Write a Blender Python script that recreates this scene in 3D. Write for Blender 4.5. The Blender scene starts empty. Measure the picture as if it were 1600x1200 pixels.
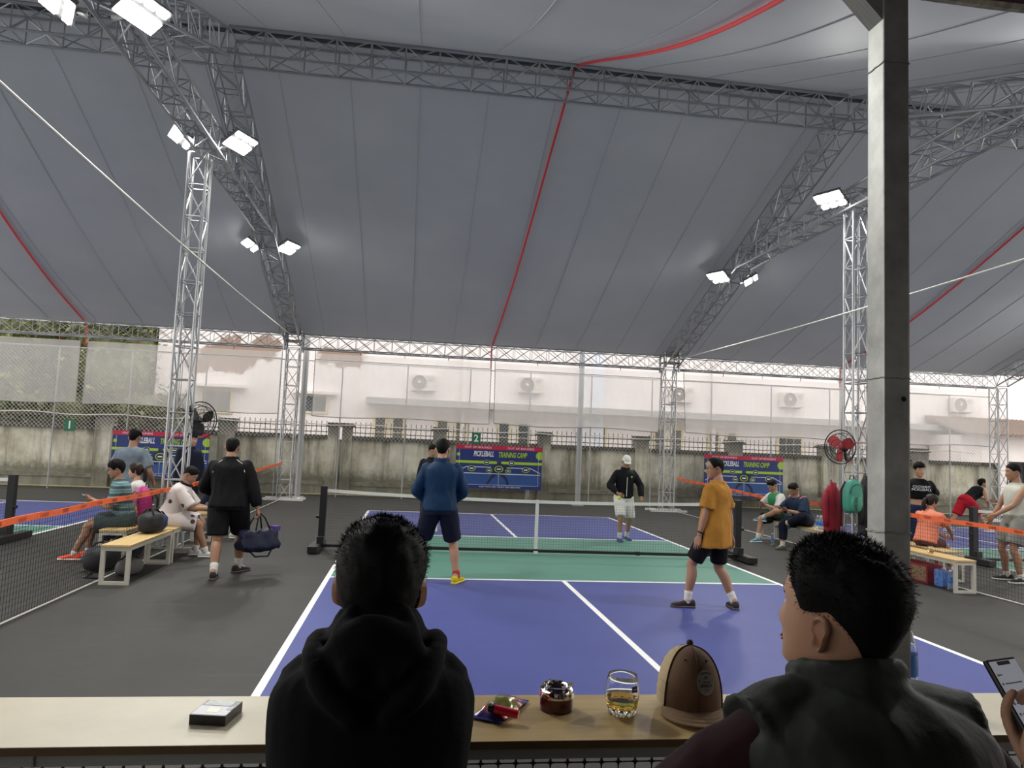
import bpy, bmesh, math, random
import numpy as np
from mathutils import Vector, Matrix, noise

random.seed(7)
SC = bpy.context.scene
COL = SC.collection
PI = math.pi

# ---------------------------------------------------------------- camera
CAM_POS = Vector((-2.0953, -11.8559, 1.7719))
PITCH, YAW, ROLL, FPX = 0.08319, -0.13361, 0.04160, 1139.7
cam = bpy.data.cameras.new('camera')
cam.sensor_fit = 'HORIZONTAL'
cam.sensor_width = 36.0
cam.lens = FPX / 1600 * 36.0
cam.clip_start, cam.clip_end = 0.05, 300
cam_o = bpy.data.objects.new('camera', cam)
COL.objects.link(cam_o)
_f = Vector((-math.sin(YAW) * math.cos(PITCH), math.cos(YAW) * math.cos(PITCH), math.sin(PITCH)))
_r = Vector((math.cos(YAW), math.sin(YAW), 0))
_u = _r.cross(_f)
_r2 = _r * math.cos(ROLL) + _u * math.sin(ROLL)
_u2 = _u * math.cos(ROLL) - _r * math.sin(ROLL)
cam_o.matrix_world = Matrix(((_r2.x, _u2.x, -_f.x, CAM_POS.x), (_r2.y, _u2.y, -_f.y, CAM_POS.y),
                             (_r2.z, _u2.z, -_f.z, CAM_POS.z), (0, 0, 0, 1)))
SC.camera = cam_o

# ---------------------------------------------------------------- world, exposure
SKY_STRENGTH = 2.45
FLOOD_POWER = 96.0
w = bpy.data.worlds.new('overcast_sky')
SC.world = w
w.use_nodes = True
bg = w.node_tree.nodes['Background']
bg.inputs[0].default_value = (1.0, 0.955, 0.92, 1)
bg.inputs[1].default_value = SKY_STRENGTH
vs = SC.view_settings
vs.view_transform = 'Standard'
vs.look = 'None'
vs.gamma = 1.0
vs.use_curve_mapping = False
vs.exposure = 0.0
SC.cycles.use_denoising = True
SC.cycles.max_bounces = 12
SC.cycles.diffuse_bounces = 4
SC.cycles.glossy_bounces = 4
SC.cycles.transmission_bounces = 12
SC.cycles.transparent_max_bounces = 16
SC.cycles.sample_clamp_indirect = 6.0

# ---------------------------------------------------------------- materials
MATS = {}


def M(name, color, rough=0.6, metal=0.0, var=0.0, vscale=8.0, bump=0.0, bscale=60.0, spec=0.5,
      emit=None, estr=0.0, alpha=1.0, trans=0.0, ior=1.45, coat=0.0, sheen=0.0):
    if name in MATS:
        return MATS[name]
    m = bpy.data.materials.new(name)
    m.use_nodes = True
    nt = m.node_tree
    b = nt.nodes['Principled BSDF']
    c = (*color[:3], 1)
    b.inputs['Base Color'].default_value = c
    b.inputs['Roughness'].default_value = rough
    b.inputs['Metallic'].default_value = metal
    b.inputs['Specular IOR Level'].default_value = spec
    b.inputs['IOR'].default_value = ior
    b.inputs['Transmission Weight'].default_value = trans
    b.inputs['Alpha'].default_value = alpha
    b.inputs['Coat Weight'].default_value = coat
    b.inputs['Sheen Weight'].default_value = sheen
    if emit:
        b.inputs['Emission Color'].default_value = (*emit, 1)
        b.inputs['Emission Strength'].default_value = estr
    tc = None
    if var > 0 or bump > 0:
        tc = nt.nodes.new('ShaderNodeTexCoord')
    if var > 0:
        n = nt.nodes.new('ShaderNodeTexNoise')
        n.inputs['Scale'].default_value = vscale
        n.inputs['Detail'].default_value = 5
        n.inputs['Roughness'].default_value = 0.62
        nt.links.new(tc.outputs['Object'], n.inputs['Vector'])
        r = nt.nodes.new('ShaderNodeValToRGB')
        r.color_ramp.elements[0].position = 0.3
        r.color_ramp.elements[1].position = 0.7
        r.color_ramp.elements[0].color = (*[max(0, x * (1 - var)) for x in color[:3]], 1)
        r.color_ramp.elements[1].color = (*[min(1, x * (1 + var)) for x in color[:3]], 1)
        nt.links.new(n.outputs['Fac'], r.inputs['Fac'])
        nt.links.new(r.outputs['Color'], b.inputs['Base Color'])
    if bump > 0:
        n2 = nt.nodes.new('ShaderNodeTexNoise')
        n2.inputs['Scale'].default_value = bscale
        n2.inputs['Detail'].default_value = 4
        nt.links.new(tc.outputs['Object'], n2.inputs['Vector'])
        bp = nt.nodes.new('ShaderNodeBump')
        bp.inputs['Strength'].default_value = bump
        bp.inputs['Distance'].default_value = 0.01
        nt.links.new(n2.outputs['Fac'], bp.inputs['Height'])
        nt.links.new(bp.outputs['Normal'], b.inputs['Normal'])
    MATS[name] = m
    return m


class NT:
    """small node-graph helper for the special materials"""
    def __init__(self, name):
        self.m = bpy.data.materials.new(name)
        self.m.use_nodes = True
        self.t = self.m.node_tree
        self.b = self.t.nodes['Principled BSDF']
        self.out = self.t.nodes['Material Output']
        MATS[name] = self.m

    def n(self, kind, **kw):
        x = self.t.nodes.new('ShaderNode' + kind)
        for k, v in kw.items():
            if k in x.bl_rna.properties:
                setattr(x, k, v)
            else:
                x.inputs[k].default_value = v
        return x

    def l(self, a, b):
        self.t.links.new(a, b)

    def ramp(self, fac, stops):
        r = self.n('ValToRGB')
        e = r.color_ramp.elements
        while len(e) < len(stops):
            e.new(0.5)
        for i, (p, c) in enumerate(stops):
            e[i].position = p
            e[i].color = (*c, 1) if len(c) == 3 else c
        self.l(fac, r.inputs['Fac'])
        return r.outputs['Color']

    def math(self, op, a, b=0.0):
        x = self.n('Math', operation=op)
        for i, v in enumerate((a, b)):
            if isinstance(v, (int, float)):
                x.inputs[i].default_value = v
            else:
                self.l(v, x.inputs[i])
        return x.outputs[0]

    def mix(self, fac, a, b, blend='MIX'):
        x = self.n('MixRGB', blend_type=blend)
        for i, v in ((0, fac), (1, a), (2, b)):
            if isinstance(v, (int, float)):
                x.inputs[i].default_value = v
            elif isinstance(v, tuple):
                x.inputs[i].default_value = (*v, 1)
            else:
                self.l(v, x.inputs[i])
        return x.outputs[0]

    def noise(self, scale, detail=4, vec=None, rough=0.6):
        x = self.n('TexNoise')
        x.inputs['Scale'].default_value = scale
        x.inputs['Detail'].default_value = detail
        x.inputs['Roughness'].default_value = rough
        if vec is not None:
            self.l(vec, x.inputs['Vector'])
        return x.outputs['Fac']

    def mapping(self, vec, scale=(1, 1, 1), rot=(0, 0, 0)):
        x = self.n('Mapping')
        x.inputs['Scale'].default_value = scale
        x.inputs['Rotation'].default_value = rot
        self.l(vec, x.inputs['Vector'])
        return x.outputs['Vector']


# painted / galvanised steels, plastics, cloth
m_truss = M('galvanised_truss_steel', (0.46, 0.47, 0.48), 0.42, 0.75, var=0.15, vscale=3)
m_galv = M('galvanised_tube', (0.40, 0.41, 0.39), 0.42, 0.25, var=0.28, vscale=9, bump=0.05, bscale=30)
m_weld = M('weld_bead', (0.30, 0.30, 0.28), 0.55, 0.6, bump=0.5, bscale=300)
m_post = M('grey_painted_post', (0.36, 0.37, 0.37), 0.5, 0.3, var=0.1)
m_darkiron = M('rusted_iron', (0.10, 0.085, 0.075), 0.75, 0.3, var=0.3, vscale=20)
m_wire = M('zinc_wire', (0.55, 0.55, 0.54), 0.5, 0.5)
m_black = M('black_plastic', (0.012, 0.012, 0.013), 0.45)
m_blackmat = M('black_matt', (0.010, 0.010, 0.011), 0.85)
m_white = M('white_line_paint', (0.80, 0.80, 0.78), 0.6, var=0.06, vscale=14)
m_offwhite = M('off_white', (0.72, 0.71, 0.68), 0.55, var=0.05)
m_red = M('red_rope', (0.75, 0.05, 0.06), 0.6)
m_orange = M('orange_tape', (0.92, 0.16, 0.05), 0.55, var=0.06, vscale=20)
m_net = M('black_net_cord', (0.015, 0.015, 0.016), 0.8)
m_netgrey = M('grey_net_cord', (0.10, 0.11, 0.12), 0.8)
m_cord = M('pale_cord', (0.70, 0.69, 0.62), 0.7)
m_cream = M('cream_steel', (0.50, 0.48, 0.42), 0.45, 0.1, var=0.06)
m_bronze = M('dark_ridge_pipe', (0.12, 0.12, 0.13), 0.5, 0.5)


# ---------------------------------------------------------------- mesh helpers
def empty(name, loc=(0, 0, 0), rz=0.0):
    o = bpy.data.objects.new(name, None)
    o.location = loc
    o.rotation_euler = (0, 0, rz)
    o.empty_display_size = 0.1
    COL.objects.link(o)
    return o


def tag(o, label, cat, group=None, kind=None):
    o['label'] = label
    o['category'] = cat
    if group:
        o['group'] = group
    if kind:
        o['kind'] = kind
    return o


def struct(o, label=None):
    o['kind'] = 'structure'
    if label:
        o['label'] = label
    return o


def link_mesh(name, me, parent=None, mw=None):
    o = bpy.data.objects.new(name, me)
    COL.objects.link(o)
    if parent is not None:
        o.parent = parent
    if mw is not None:
        o.matrix_local = mw
    return o


def frame_of(d):
    d = d.normalized()
    a = Vector((0, 0, 1)) if abs(d.z) < 0.95 else Vector((1, 0, 0))
    x = a.cross(d).normalized()
    y = d.cross(x)
    return x, y, d


class MB:
    def __init__(self):
        self.v, self.f, self.mi = [], [], []

    def add(self, vs_, fs, mi=0):
        o = len(self.v)
        self.v += [tuple(p) for p in vs_]
        self.f += [tuple(i + o for i in f) for f in fs]
        self.mi += [mi] * len(fs)
        return self

    def box(self, c, s, rz=0.0, mi=0, mtx=None):
        x, y, z = s[0] / 2, s[1] / 2, s[2] / 2
        R = mtx if mtx is not None else Matrix.Rotation(rz, 3, 'Z')
        c = Vector(c)
        p = [c + R @ Vector((sx * x, sy * y, sz * z)) for sz in (-1, 1) for sx, sy in ((-1, -1), (1, -1), (1, 1), (-1, 1))]
        return self.add(p, [(3, 2, 1, 0), (4, 5, 6, 7), (0, 1, 5, 4), (1, 2, 6, 5), (2, 3, 7, 6), (3, 0, 4, 7)], mi)

    def box2(self, a, b, mi=0):
        return self.box([(a[i] + b[i]) / 2 for i in range(3)], [abs(b[i] - a[i]) for i in range(3)], mi=mi)

    def beam(self, p, q, w_, h_, mi=0):
        p, q = Vector(p), Vector(q)
        x, y, d = frame_of(q - p)
        R = Matrix((x, y, d)).transposed()
        return self.box((p + q) / 2, (w_, h_, (q - p).length), mi=mi, mtx=R)

    def tube(self, pts, r, n=6, mi=0, caps=True, closed=False):
        pts = [Vector(p) for p in pts]
        rs = r if isinstance(r, (list, tuple, np.ndarray)) else [r] * len(pts)
        k = len(pts)
        vs_, fs = [], []
        px = None
        for i in range(k):
            if closed:
                d = pts[(i + 1) % k] - pts[i - 1]
            else:
                d = pts[min(i + 1, k - 1)] - pts[max(i - 1, 0)]
            if d.length < 1e-9:
                d = Vector((0, 0, 1))
            d.normalize()
            if px is None:
                x, y, _ = frame_of(d)
            else:
                x = (px - d * px.dot(d))
                x = x.normalized() if x.length > 1e-6 else frame_of(d)[0]
                y = d.cross(x)
            px = x
            for j in range(n):
                a = 2 * PI * j / n
                vs_.append(pts[i] + x * (rs[i] * math.cos(a)) + y * (rs[i] * math.sin(a)))
        m = k if closed else k - 1
        for i in range(m):
            i2 = (i + 1) % k
            for j in range(n):
                j2 = (j + 1) % n
                fs.append((i * n + j, i * n + j2, i2 * n + j2, i2 * n + j))
        if caps and not closed:
            fs.append(tuple(range(n - 1, -1, -1)))
            fs.append(tuple((k - 1) * n + j for j in range(n)))
        return self.add(vs_, fs, mi)

    def lathe(self, prof, n=24, c=(0, 0, 0), mi=0, mtx=None):
        """prof: (r, z) list; closed where r is 0"""
        vs_, fs = [], []
        c = Vector(c)
        for r, z in prof:
            for j in range(n):
                a = 2 * PI * j / n
                p = Vector((r * math.cos(a), r * math.sin(a), z))
                vs_.append(c + (mtx @ p if mtx is not None else p))
        for i in range(len(prof) - 1):
            for j in range(n):
                j2 = (j + 1) % n
                fs.append((i * n + j, i * n + j2, (i + 1) * n + j2, (i + 1) * n + j))
        return self.add(vs_, fs, mi)

    def grid(self, rows, mi=0, wrap=False):
        n = len(rows[0])
        vs_ = [p for r in rows for p in r]
        fs = []
        for i in range(len(rows) - 1):
            for j in range(n if wrap else n - 1):
                j2 = (j + 1) % n
                fs.append((i * n + j, i * n + j2, (i + 1) * n + j2, (i + 1) * n + j))
        return self.add(vs_, fs, mi)

    def ellipsoid(self, c, r, nu=12, nv=8, mi=0, mtx=None):
        c = Vector(c)
        rows = []
        for i in range(nv + 1):
            t = PI * i / nv
            row = []
            for j in range(nu):
                a = 2 * PI * j / nu
                p = Vector((r[0] * math.sin(t) * math.cos(a), r[1] * math.sin(t) * math.sin(a), r[2] * math.cos(t)))
                row.append(c + (mtx @ p if mtx is not None else p))
            rows.append(row)
        return self.grid(rows[::-1], mi, wrap=True)

    def mesh(self, name, mats, smooth=False):
        me = bpy.data.meshes.new(name)
        me.from_pydata(self.v, [], self.f)
        if not isinstance(mats, (list, tuple)):
            mats = [mats]
        for m in mats:
            me.materials.append(m)
        if len(mats) > 1:
            me.polygons.foreach_set('material_index', self.mi)
        if smooth:
            me.polygons.foreach_set('use_smooth', [True] * len(me.polygons))
        me.update()
        return me

    def build(self, name, mats, parent=None, smooth=False, mw=None, sharp=None):
        me = self.mesh(name, mats, smooth)
        if smooth and sharp:
            try:
                me.set_sharp_from_angle(angle=math.radians(sharp))
            except Exception:
                pass
        return link_mesh(name, me, parent, mw)


def bevelled_box(c, s, b, rz=0.0):
    """a box with chamfered edges as an MB"""
    bm = bmesh.new()
    bmesh.ops.create_cube(bm, size=1.0)
    for v in bm.verts:
        v.co = Vector((v.co.x * s[0], v.co.y * s[1], v.co.z * s[2]))
    bmesh.ops.bevel(bm, geom=list(bm.edges), offset=b, segments=2, affect='EDGES', profile=0.7)
    R = Matrix.Rotation(rz, 3, 'Z')
    bm.verts.index_update()
    mb = MB()
    mb.add([R @ v.co + Vector(c) for v in bm.verts], [[v.index for v in f.verts] for f in bm.faces])
    bm.free()
    return mb


_SH = {}


def bar(name, p, q, r, m, parent, n=6, square=False):
    """one straight bar: shares a unit mesh with all bars of its material"""
    key = ('sq' if square else n, m.name)
    if key not in _SH:
        mb = MB()
        if square:
            mb.box((0, 0, 0.5), (2, 2, 1))
        else:
            mb.tube([(0, 0, 0), (0, 0, 1)], 1.0, n)
        _SH[key] = mb.mesh('bar', m, smooth=False)
    p, q = Vector(p), Vector(q)
    d = q - p
    x, y, dn = frame_of(d)
    rx, ry = r if isinstance(r, tuple) else (r, r)
    mw = Matrix(((x.x * rx, y.x * ry, d.x, p.x), (x.y * rx, y.y * ry, d.y, p.y), (x.z * rx, y.z * ry, d.z, p.z), (0, 0, 0, 1)))
    return link_mesh(name, _SH[key], parent, mw)


PENDING = []      # objects whose modifiers / font curves become plain meshes at the end


def lettering(text, size, loc, rot, m, parent, xs=1.0, shear=0.0, extrude=0.002, align='CENTER', name='lettering', bold=0.0):
    cu = bpy.data.curves.new(name, 'FONT')
    cu.body = text
    cu.size = size
    cu.shear = shear
    cu.extrude = extrude
    cu.offset = bold
    cu.align_x = align
    cu.align_y = 'CENTER'
    cu.resolution_u = 2
    cu.materials.append(m)
    o = bpy.data.objects.new(name, cu)
    COL.objects.link(o)
    o.parent = parent
    o.location = loc
    o.rotation_euler = rot
    o.scale = (xs, 1, 1)
    PENDING.append((o, None))
    return o

# ================================================================ GROUND AND COURTS
g = NT('court_asphalt')
tc = g.n('TexCoord').outputs['Object']
n1 = g.noise(0.8, 6, tc, 0.6)
n2 = g.noise(9.0, 6, tc, 0.7)
n3 = g.noise(2.2, 3, g.mapping(tc, (0.35, 3.0, 1)), 0.55)
c1 = g.ramp(n1, [(0.3, (0.029, 0.028, 0.0255)), (0.7, (0.046, 0.0445, 0.041))])
c2 = g.mix(0.35, c1, g.ramp(n2, [(0.3, (0.030, 0.029, 0.0265)), (0.75, (0.052, 0.0505, 0.047))]))
c3 = g.mix(g.ramp(n3, [(0.62, (0, 0, 0)), (0.78, (0.35, 0.35, 0.35))]), c2, (0.092, 0.09, 0.085))
g.l(c3, g.b.inputs['Base Color'])
g.b.inputs['Roughness'].default_value = 0.62
g.b.inputs['Specular IOR Level'].default_value = 0.2
bp = g.n('Bump', Strength=0.12, Distance=0.01)
g.l(g.noise(220, 2, tc), bp.inputs['Height'])
g.l(bp.outputs[0], g.b.inputs['Normal'])
m_floor = g.m


def paint(name, lo, hi):
    k = NT(name)
    t = k.n('TexCoord').outputs['Object']
    a = k.noise(0.7, 5, t)
    c = k.ramp(a, [(0.3, lo), (0.72, hi)])
    s = k.ramp(k.noise(2.0, 5, k.mapping(t, (0.5, 2.5, 1))), [(0.66, (0, 0, 0)), (0.8, (0.10, 0.10, 0.10))])
    k.l(k.mix(s, c, (0.5, 0.5, 0.55)), k.b.inputs['Base Color'])
    k.b.inputs['Roughness'].default_value = 0.5
    k.b.inputs['Specular IOR Level'].default_value = 0.2
    bb = k.n('Bump', Strength=0.08, Distance=0.01)
    k.l(k.noise(250, 2, t), bb.inputs['Height'])
    k.l(bb.outputs[0], k.b.inputs['Normal'])
    return k.m


m_purple = paint('violet_court_paint', (0.052, 0.066, 0.225), (0.066, 0.082, 0.268))
m_green = paint('green_court_paint', (0.078, 0.205, 0.160), (0.098, 0.245, 0.192))

floor = struct(MB().box2((-24, -18, -0.12), (24, 11.45, 0)).build('floor', m_floor), 'dark grey asphalt court floor')
ground = struct(MB().box2((-40, 11.45, -0.12), (40, 45, -0.02)).build('ground_outside', M('yard_concrete', (0.42, 0.40, 0.37), 0.8, var=0.15)))

HW, HL, NV = 3.05, 6.706, 2.2


def court(cx):
    def slab(n, x0, x1, y0, y1, m, z=0.004):
        MB().box2((cx + x0, y0, 0), (cx + x1, y1, z)).build(n, m, floor)
    for sy in (-1, 1):
        for x0, x1 in ((-HW, 0), (0, HW)):
            slab('service_box', x0, x1, min(sy * NV, sy * HL), max(sy * NV, sy * HL), m_purple)
    slab('kitchen_zone', -HW, HW, -NV, NV, m_green)
    L = 0.03
    for x in (-HW, HW):
        slab('side_line', x - L, x + L, -HL, HL, m_white, 0.007)
    for y in (-HL, HL):
        slab('base_line', -HW, HW, y - L, y + L, m_white, 0.0075)
    for y in (-NV, NV):
        slab('kitchen_line', -HW, HW, y - L, y + L, m_white, 0.0075)
    for a, b in ((-HL, -NV), (NV, HL)):
        slab('centre_line', -L, L, a, b, m_white, 0.007)


for cx in (0, -11.15, 11.15):
    court(cx)

# ================================================================ FAR BOUNDARY WALL
k = NT('stained_plaster')
pos = k.n('NewGeometry').outputs['Position']
sep = k.n('SeparateXYZ')
k.l(pos, sep.inputs[0])
Z = sep.outputs['Z']
streak = k.noise(1.6, 6, k.mapping(pos, (1.0, 1.0, 0.12)), 0.7)
blot = k.noise(1.3, 6, pos, 0.65)
fine = k.noise(7, 6, pos, 0.7)
base = k.ramp(blot, [(0.32, (0.42, 0.40, 0.29)), (0.5, (0.62, 0.60, 0.48)), (0.68, (0.76, 0.74, 0.63))])
sm = k.ramp(streak, [(0.46, (0, 0, 0)), (0.64, (0.9, 0.9, 0.9))])
c1 = k.mix(sm, base, (0.19, 0.175, 0.13))
# the mossy band: a ragged strip of growth above the plinth, and grime under the coping
rag = k.math('ADD', Z, k.math('MULTIPLY', k.math('SUBTRACT', fine, 0.5), 0.55))
band = k.ramp(rag, [(0.30, (0.75, 0.75, 0.75)), (0.52, (0.85, 0.85, 0.85)), (0.70, (0.35, 0.35, 0.35)), (0.86, (0, 0, 0))])
c2 = k.mix(band, c1, (0.115, 0.11, 0.075))
top = k.ramp(k.math('ADD', Z, k.math('MULTIPLY', streak, 0.9)), [(0.0, (0, 0, 0)), (1.0, (0, 0, 0))])
tp = k.math('MULTIPLY', k.math('SUBTRACT', k.math('ADD', Z, k.math('MULTIPLY', streak, 0.8)), 1.92), 2.2)
tpc = k.n('Clamp')
k.l(tp, tpc.inputs[0])
tpc.inputs[2].default_value = 0.75
c3 = k.mix(tpc.outputs[0], c2, (0.12, 0.11, 0.085))
k.l(c3, k.b.inputs['Base Color'])
k.b.inputs['Roughness'].default_value = 0.92
bb = k.n('Bump', Strength=0.35, Distance=0.02)
k.l(fine, bb.inputs['Height'])
k.l(bb.outputs[0], k.b.inputs['Normal'])
m_wall = k.m
m_cope = M('mossy_coping', (0.085, 0.08, 0.065), 0.95, var=0.45, vscale=6, bump=0.5, bscale=30)
m_ledge = M('grimy_ledge', (0.20, 0.19, 0.15), 0.95, var=0.4, vscale=5, bump=0.5, bscale=30)

wall = struct(MB().box2((-17, 11.4, 0), (18.4, 11.6, 1.72)).build('wall_far', m_wall), 'weathered plaster boundary wall')
PIL = [(-14.6, .45), (-11.15, .46), (-7.65, .46), (-4.50, .30), (-4.07, .30), (-1.21, .40), (2.16, .40), (5.4, .44), (8.62, .46), (11.95, .44), (15.33, .55)]
MB().box2((-17, 11.33, 0), (18.4, 11.4, 0.30)).build('plinth', m_wall, wall)
MB().box2((-17, 11.30, 0.30), (18.4, 11.4, 0.42)).build('plinth_ledge', m_ledge, wall)
for x, wd in PIL:
    MB().box2((x - wd / 2, 11.24, 0), (x + wd / 2, 11.68, 2.10)).build('pilaster', m_wall, wall)
for x, wd in [p for p in PIL if p[0] not in (-4.50, -4.07)] + [(-4.28, .74)]:
    mb = MB().box2((x - wd / 2 - .06, 11.18, 2.10), (x + wd / 2 + .06, 11.74, 2.17))
    mb.box2((x - wd / 2 - .02, 11.22, 2.17), (x + wd / 2 + .02, 11.70, 2.23))
    mb.build('pilaster_cap', m_cope, wall)
edges = [-17] + [v for x, wd in PIL for v in (x - wd / 2, x + wd / 2)] + [18.4]
BAYS = [(edges[i], edges[i + 1]) for i in range(0, len(edges), 2) if edges[i + 1] - edges[i] > 0.4]
for a, b in BAYS:
    MB().box2((a, 11.35, 1.72), (b, 11.66, 1.84)).build('coping', m_cope, wall)
where = ['far left end of the wall', 'left bay by the number one sign', 'bay behind the left banner', 'bay left of the double gate pillar', 'bay right of the double gate pillar',
         'bay above the middle banner', 'bay behind the white capped player', 'bay left of the right banner', 'bay above the right banner', 'bay behind the steel pillar', 'right end of the wall']
for i, (a, b) in enumerate(BAYS):
    if a > 14:
        continue
    r = empty('spiked_railing', ((a + b) / 2, 11.5, 1.84))
    tag(r, 'rusty spiked iron railing on the wall top, ' + where[min(i, len(where) - 1)], 'railing', 'spiked railings along the wall')
    hw = (b - a) / 2
    for z in (0.10, 0.27):
        bar('rail', (-hw, 0, z), (hw, 0, z), 0.014, m_darkiron, r, square=True)
    nb = int((b - a) / 0.15)
    for j in range(nb):
        x = -hw + (j + 0.5) * (b - a) / nb
        bar('spike_bar', (x, 0.0, -0.02), (x, 0.0, 0.44), (0.011, 0.011), m_darkiron, r, n=4)

# conduits and the small yellow rail along the wall foot
tag(MB().tube([(-17, 11.2, 0.03), (18, 11.2, 0.03)], 0.025, 6).build('floor_pipe', M('dull_yellow_pipe', (0.33, 0.29, 0.17), 0.7, var=0.2)),
    'thin dull yellow pipe lying along the foot of the wall', 'pipe')
pts = [(-16 + i * 0.5, 10.80, 2.16 + 0.03 * math.sin(i * 1.3) - 0.01 * math.sin(i * .21)) for i in range(67)]
tag(MB().tube(pts, 0.017, 6).build('cable_conduit', m_cord), 'long pale cable conduit strung along the fence above the wall', 'cable')

# ================================================================ BUILDING BEHIND
m_plaster = M('building_plaster', (0.80, 0.755, 0.735), 0.9, var=0.07, vscale=1.5)
k = NT('peeling_plaster')
pos = k.n('NewGeometry').outputs['Position']
sp = k.n('SeparateXYZ')
k.l(pos, sp.inputs[0])


def blob(cx_, cz_, rx, rz):
    dx = k.math('DIVIDE', k.math('SUBTRACT', sp.outputs['X'], cx_), rx)
    dz = k.math('DIVIDE', k.math('SUBTRACT', sp.outputs['Z'], cz_), rz)
    return k.math('SQRT', k.math('ADD', k.math('MULTIPLY', dx, dx), k.math('MULTIPLY', dz, dz)))


nn = k.math('MULTIPLY', k.math('SUBTRACT', k.noise(2.3, 5, pos, .65), 0.5), 1.6)
d = k.math('MINIMUM', k.math('MINIMUM', blob(-8.9, 4.65, 1.2, .75), blob(-7.6, 5.0, .6, .5)), k.math('MINIMUM', blob(-4.8, 4.75, 1.0, .42), blob(-10.0, 4.2, .5, .4)))
msk = k.ramp(k.math('ADD', d, nn), [(0.78, (1, 1, 1)), (0.95, (0, 0, 0))])
k.l(k.mix(msk, k.ramp(k.noise(1.2, 4, pos), [(.3, (.76, .715, .70)), (.7, (.84, .80, .785))]), (0.30, 0.215, 0.17)), k.b.inputs['Base Color'])
k.b.inputs['Roughness'].default_value = 0.9
m_peel = k.m
m_dwin = M('dark_window_glass', (0.055, 0.075, 0.085), 0.15, spec=0.6)
m_shut = M('grey_shutter', (0.13, 0.13, 0.115), 0.6)
m_frame = M('cream_window_frame', (0.70, 0.62, 0.42), 0.6)
m_tin = M('tin_canopy', (0.42, 0.41, 0.40), 0.6, 0.2, var=0.15)
bld = empty('office_building', (4, 16, 0))
tag(bld, 'long pale plastered building behind the wall with tall windows and a tin canopy', 'building')
B = Matrix.Translation((-4, -16, 0))
MB().box2((-11.2, 16, 0), (24, 24, 8.2)).build('building_wall', m_peel, bld, mw=B)
MB().box2((-11.35, 15.9, 0), (-10.85, 16.05, 8.2)).build('corner_pilaster', m_plaster, bld, mw=B)
MB().box2((-3.8, 15.1, 3.06), (21, 16.0, 3.30)).build('canopy_slab', m_tin, bld, mw=B)
MB().box2((-6.5, 15.6, 3.34), (-4.9, 16.0, 3.44)).build('window_ledge', m_plaster, bld, mw=B)
MB().box2((-10.1, 15.5, 3.42), (-8.2, 16.0, 3.52)).build('window_ledge', m_plaster, bld, mw=B)
for x in (-0.2, 4.7, 9.8, 16.2):
    MB().tube([(x, 15.9, 0), (x, 15.9, 7.5)], 0.09, 8).build('drain_pipe', m_plaster, bld, mw=B)
MB().box2((4.2, 15.85, 0.0), (5.3, 16.0, 7.5)).build('wall_pilaster', M('pale_blue_plaster', (.72, .75, .82), .9), bld, mw=B)


def bwindow(x0, x1, z0, z1, m=m_shut, cols=1, rows=1, bars=False):
    f = MB().box2((x0 - .07, 15.93, z0 - .07), (x1 + .07, 16.01, z1 + .07)).build('window', m_frame, bld, mw=B)
    cw, ch = (x1 - x0) / cols, (z1 - z0) / rows
    for i in range(cols):
        for j in range(rows):
            MB().box2((x0 + i * cw + .015, 15.915, z0 + j * ch + .015), (x0 + (i + 1) * cw - .015, 15.94, z0 + (j + 1) * ch - .015)).build('pane', m, f)
    if bars:
        for i in range(6):
            x = x0 + (i + .5) * (x1 - x0) / 6
            bar('window_bar', (x, 15.86, z0), (x, 15.86, z1), .012, m_darkiron, f, n=4)
    return f


bwindow(-6.15, -5.30, 2.70, 3.28, m_dwin, 2, 1)
bwindow(-9.7, -8.7, 2.55, 3.3, m_shut, 2, 1)
for x, mm in ((-3.28, m_shut), (-2.62, m_shut), (-.95, m_shut), (-.25, m_shut), (1.4, m_dwin), (2.15, m_dwin), (4.5, m_shut), (5.2, m_shut), (7.6, m_shut),
              (8.3, m_shut), (9.85, m_shut), (10.6, m_shut), (17.4, m_shut), (20.25, m_dwin), (21.1, m_dwin)):
    bwindow(x - .19, x + .19, 0.9, 2.62, mm, 1, 3)
bwindow(12.6, 13.55, 1.3, 2.50, m_dwin, 3, 2, bars=True)


def ac_unit(x, z, label):
    r = empty('air_conditioner', (x, 15.78, z))
    tag(r, label, 'air conditioner', 'outdoor air conditioners on the building')
    m = M('ac_casing', (0.66, 0.63, 0.58), 0.6, var=0.05)
    bevelled_box((0, 0, .3), (.92, .34, .60), .02).build('casing', m, r)
    rows = [(0.235, 0), (0.26, -.012), (.275, 0)]
    gm = Matrix.Rotation(PI / 2, 3, 'X')
    MB().lathe([(0.02, .0), (0.235, .0), (0.235, .03), (.265, .03), (.265, 0)], 24, (-.16, -.175, .31), mtx=gm).build('fan_grille', M('ac_grille', (.30, .28, .26), .6), r)
    MB().lathe([(0.0, .035), (0.055, .03), (0.06, .0)], 16, (-.16, -.175, .31), mtx=gm).build('fan_hub', m, r)
    for j in range(6):
        a = j * PI / 3
        bar('grille_spoke', (-.16 + .05 * math.cos(a), -.19, .31 + .05 * math.sin(a)), (-.16 + .25 * math.cos(a), -.19, .31 + .25 * math.sin(a)), .006, m_wire, r, n=4)
    MB().box((.27, -.175, .45), (.2, .012, .14)).build('side_panel', M('ac_panel', (.5, .48, .45), .6), r)
    for s in (-.3, .3):
        bar('wall_bracket', (s, -.15, -.02), (s, .22, -.02), .02, m_post, r, square=True)
    return r


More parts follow.
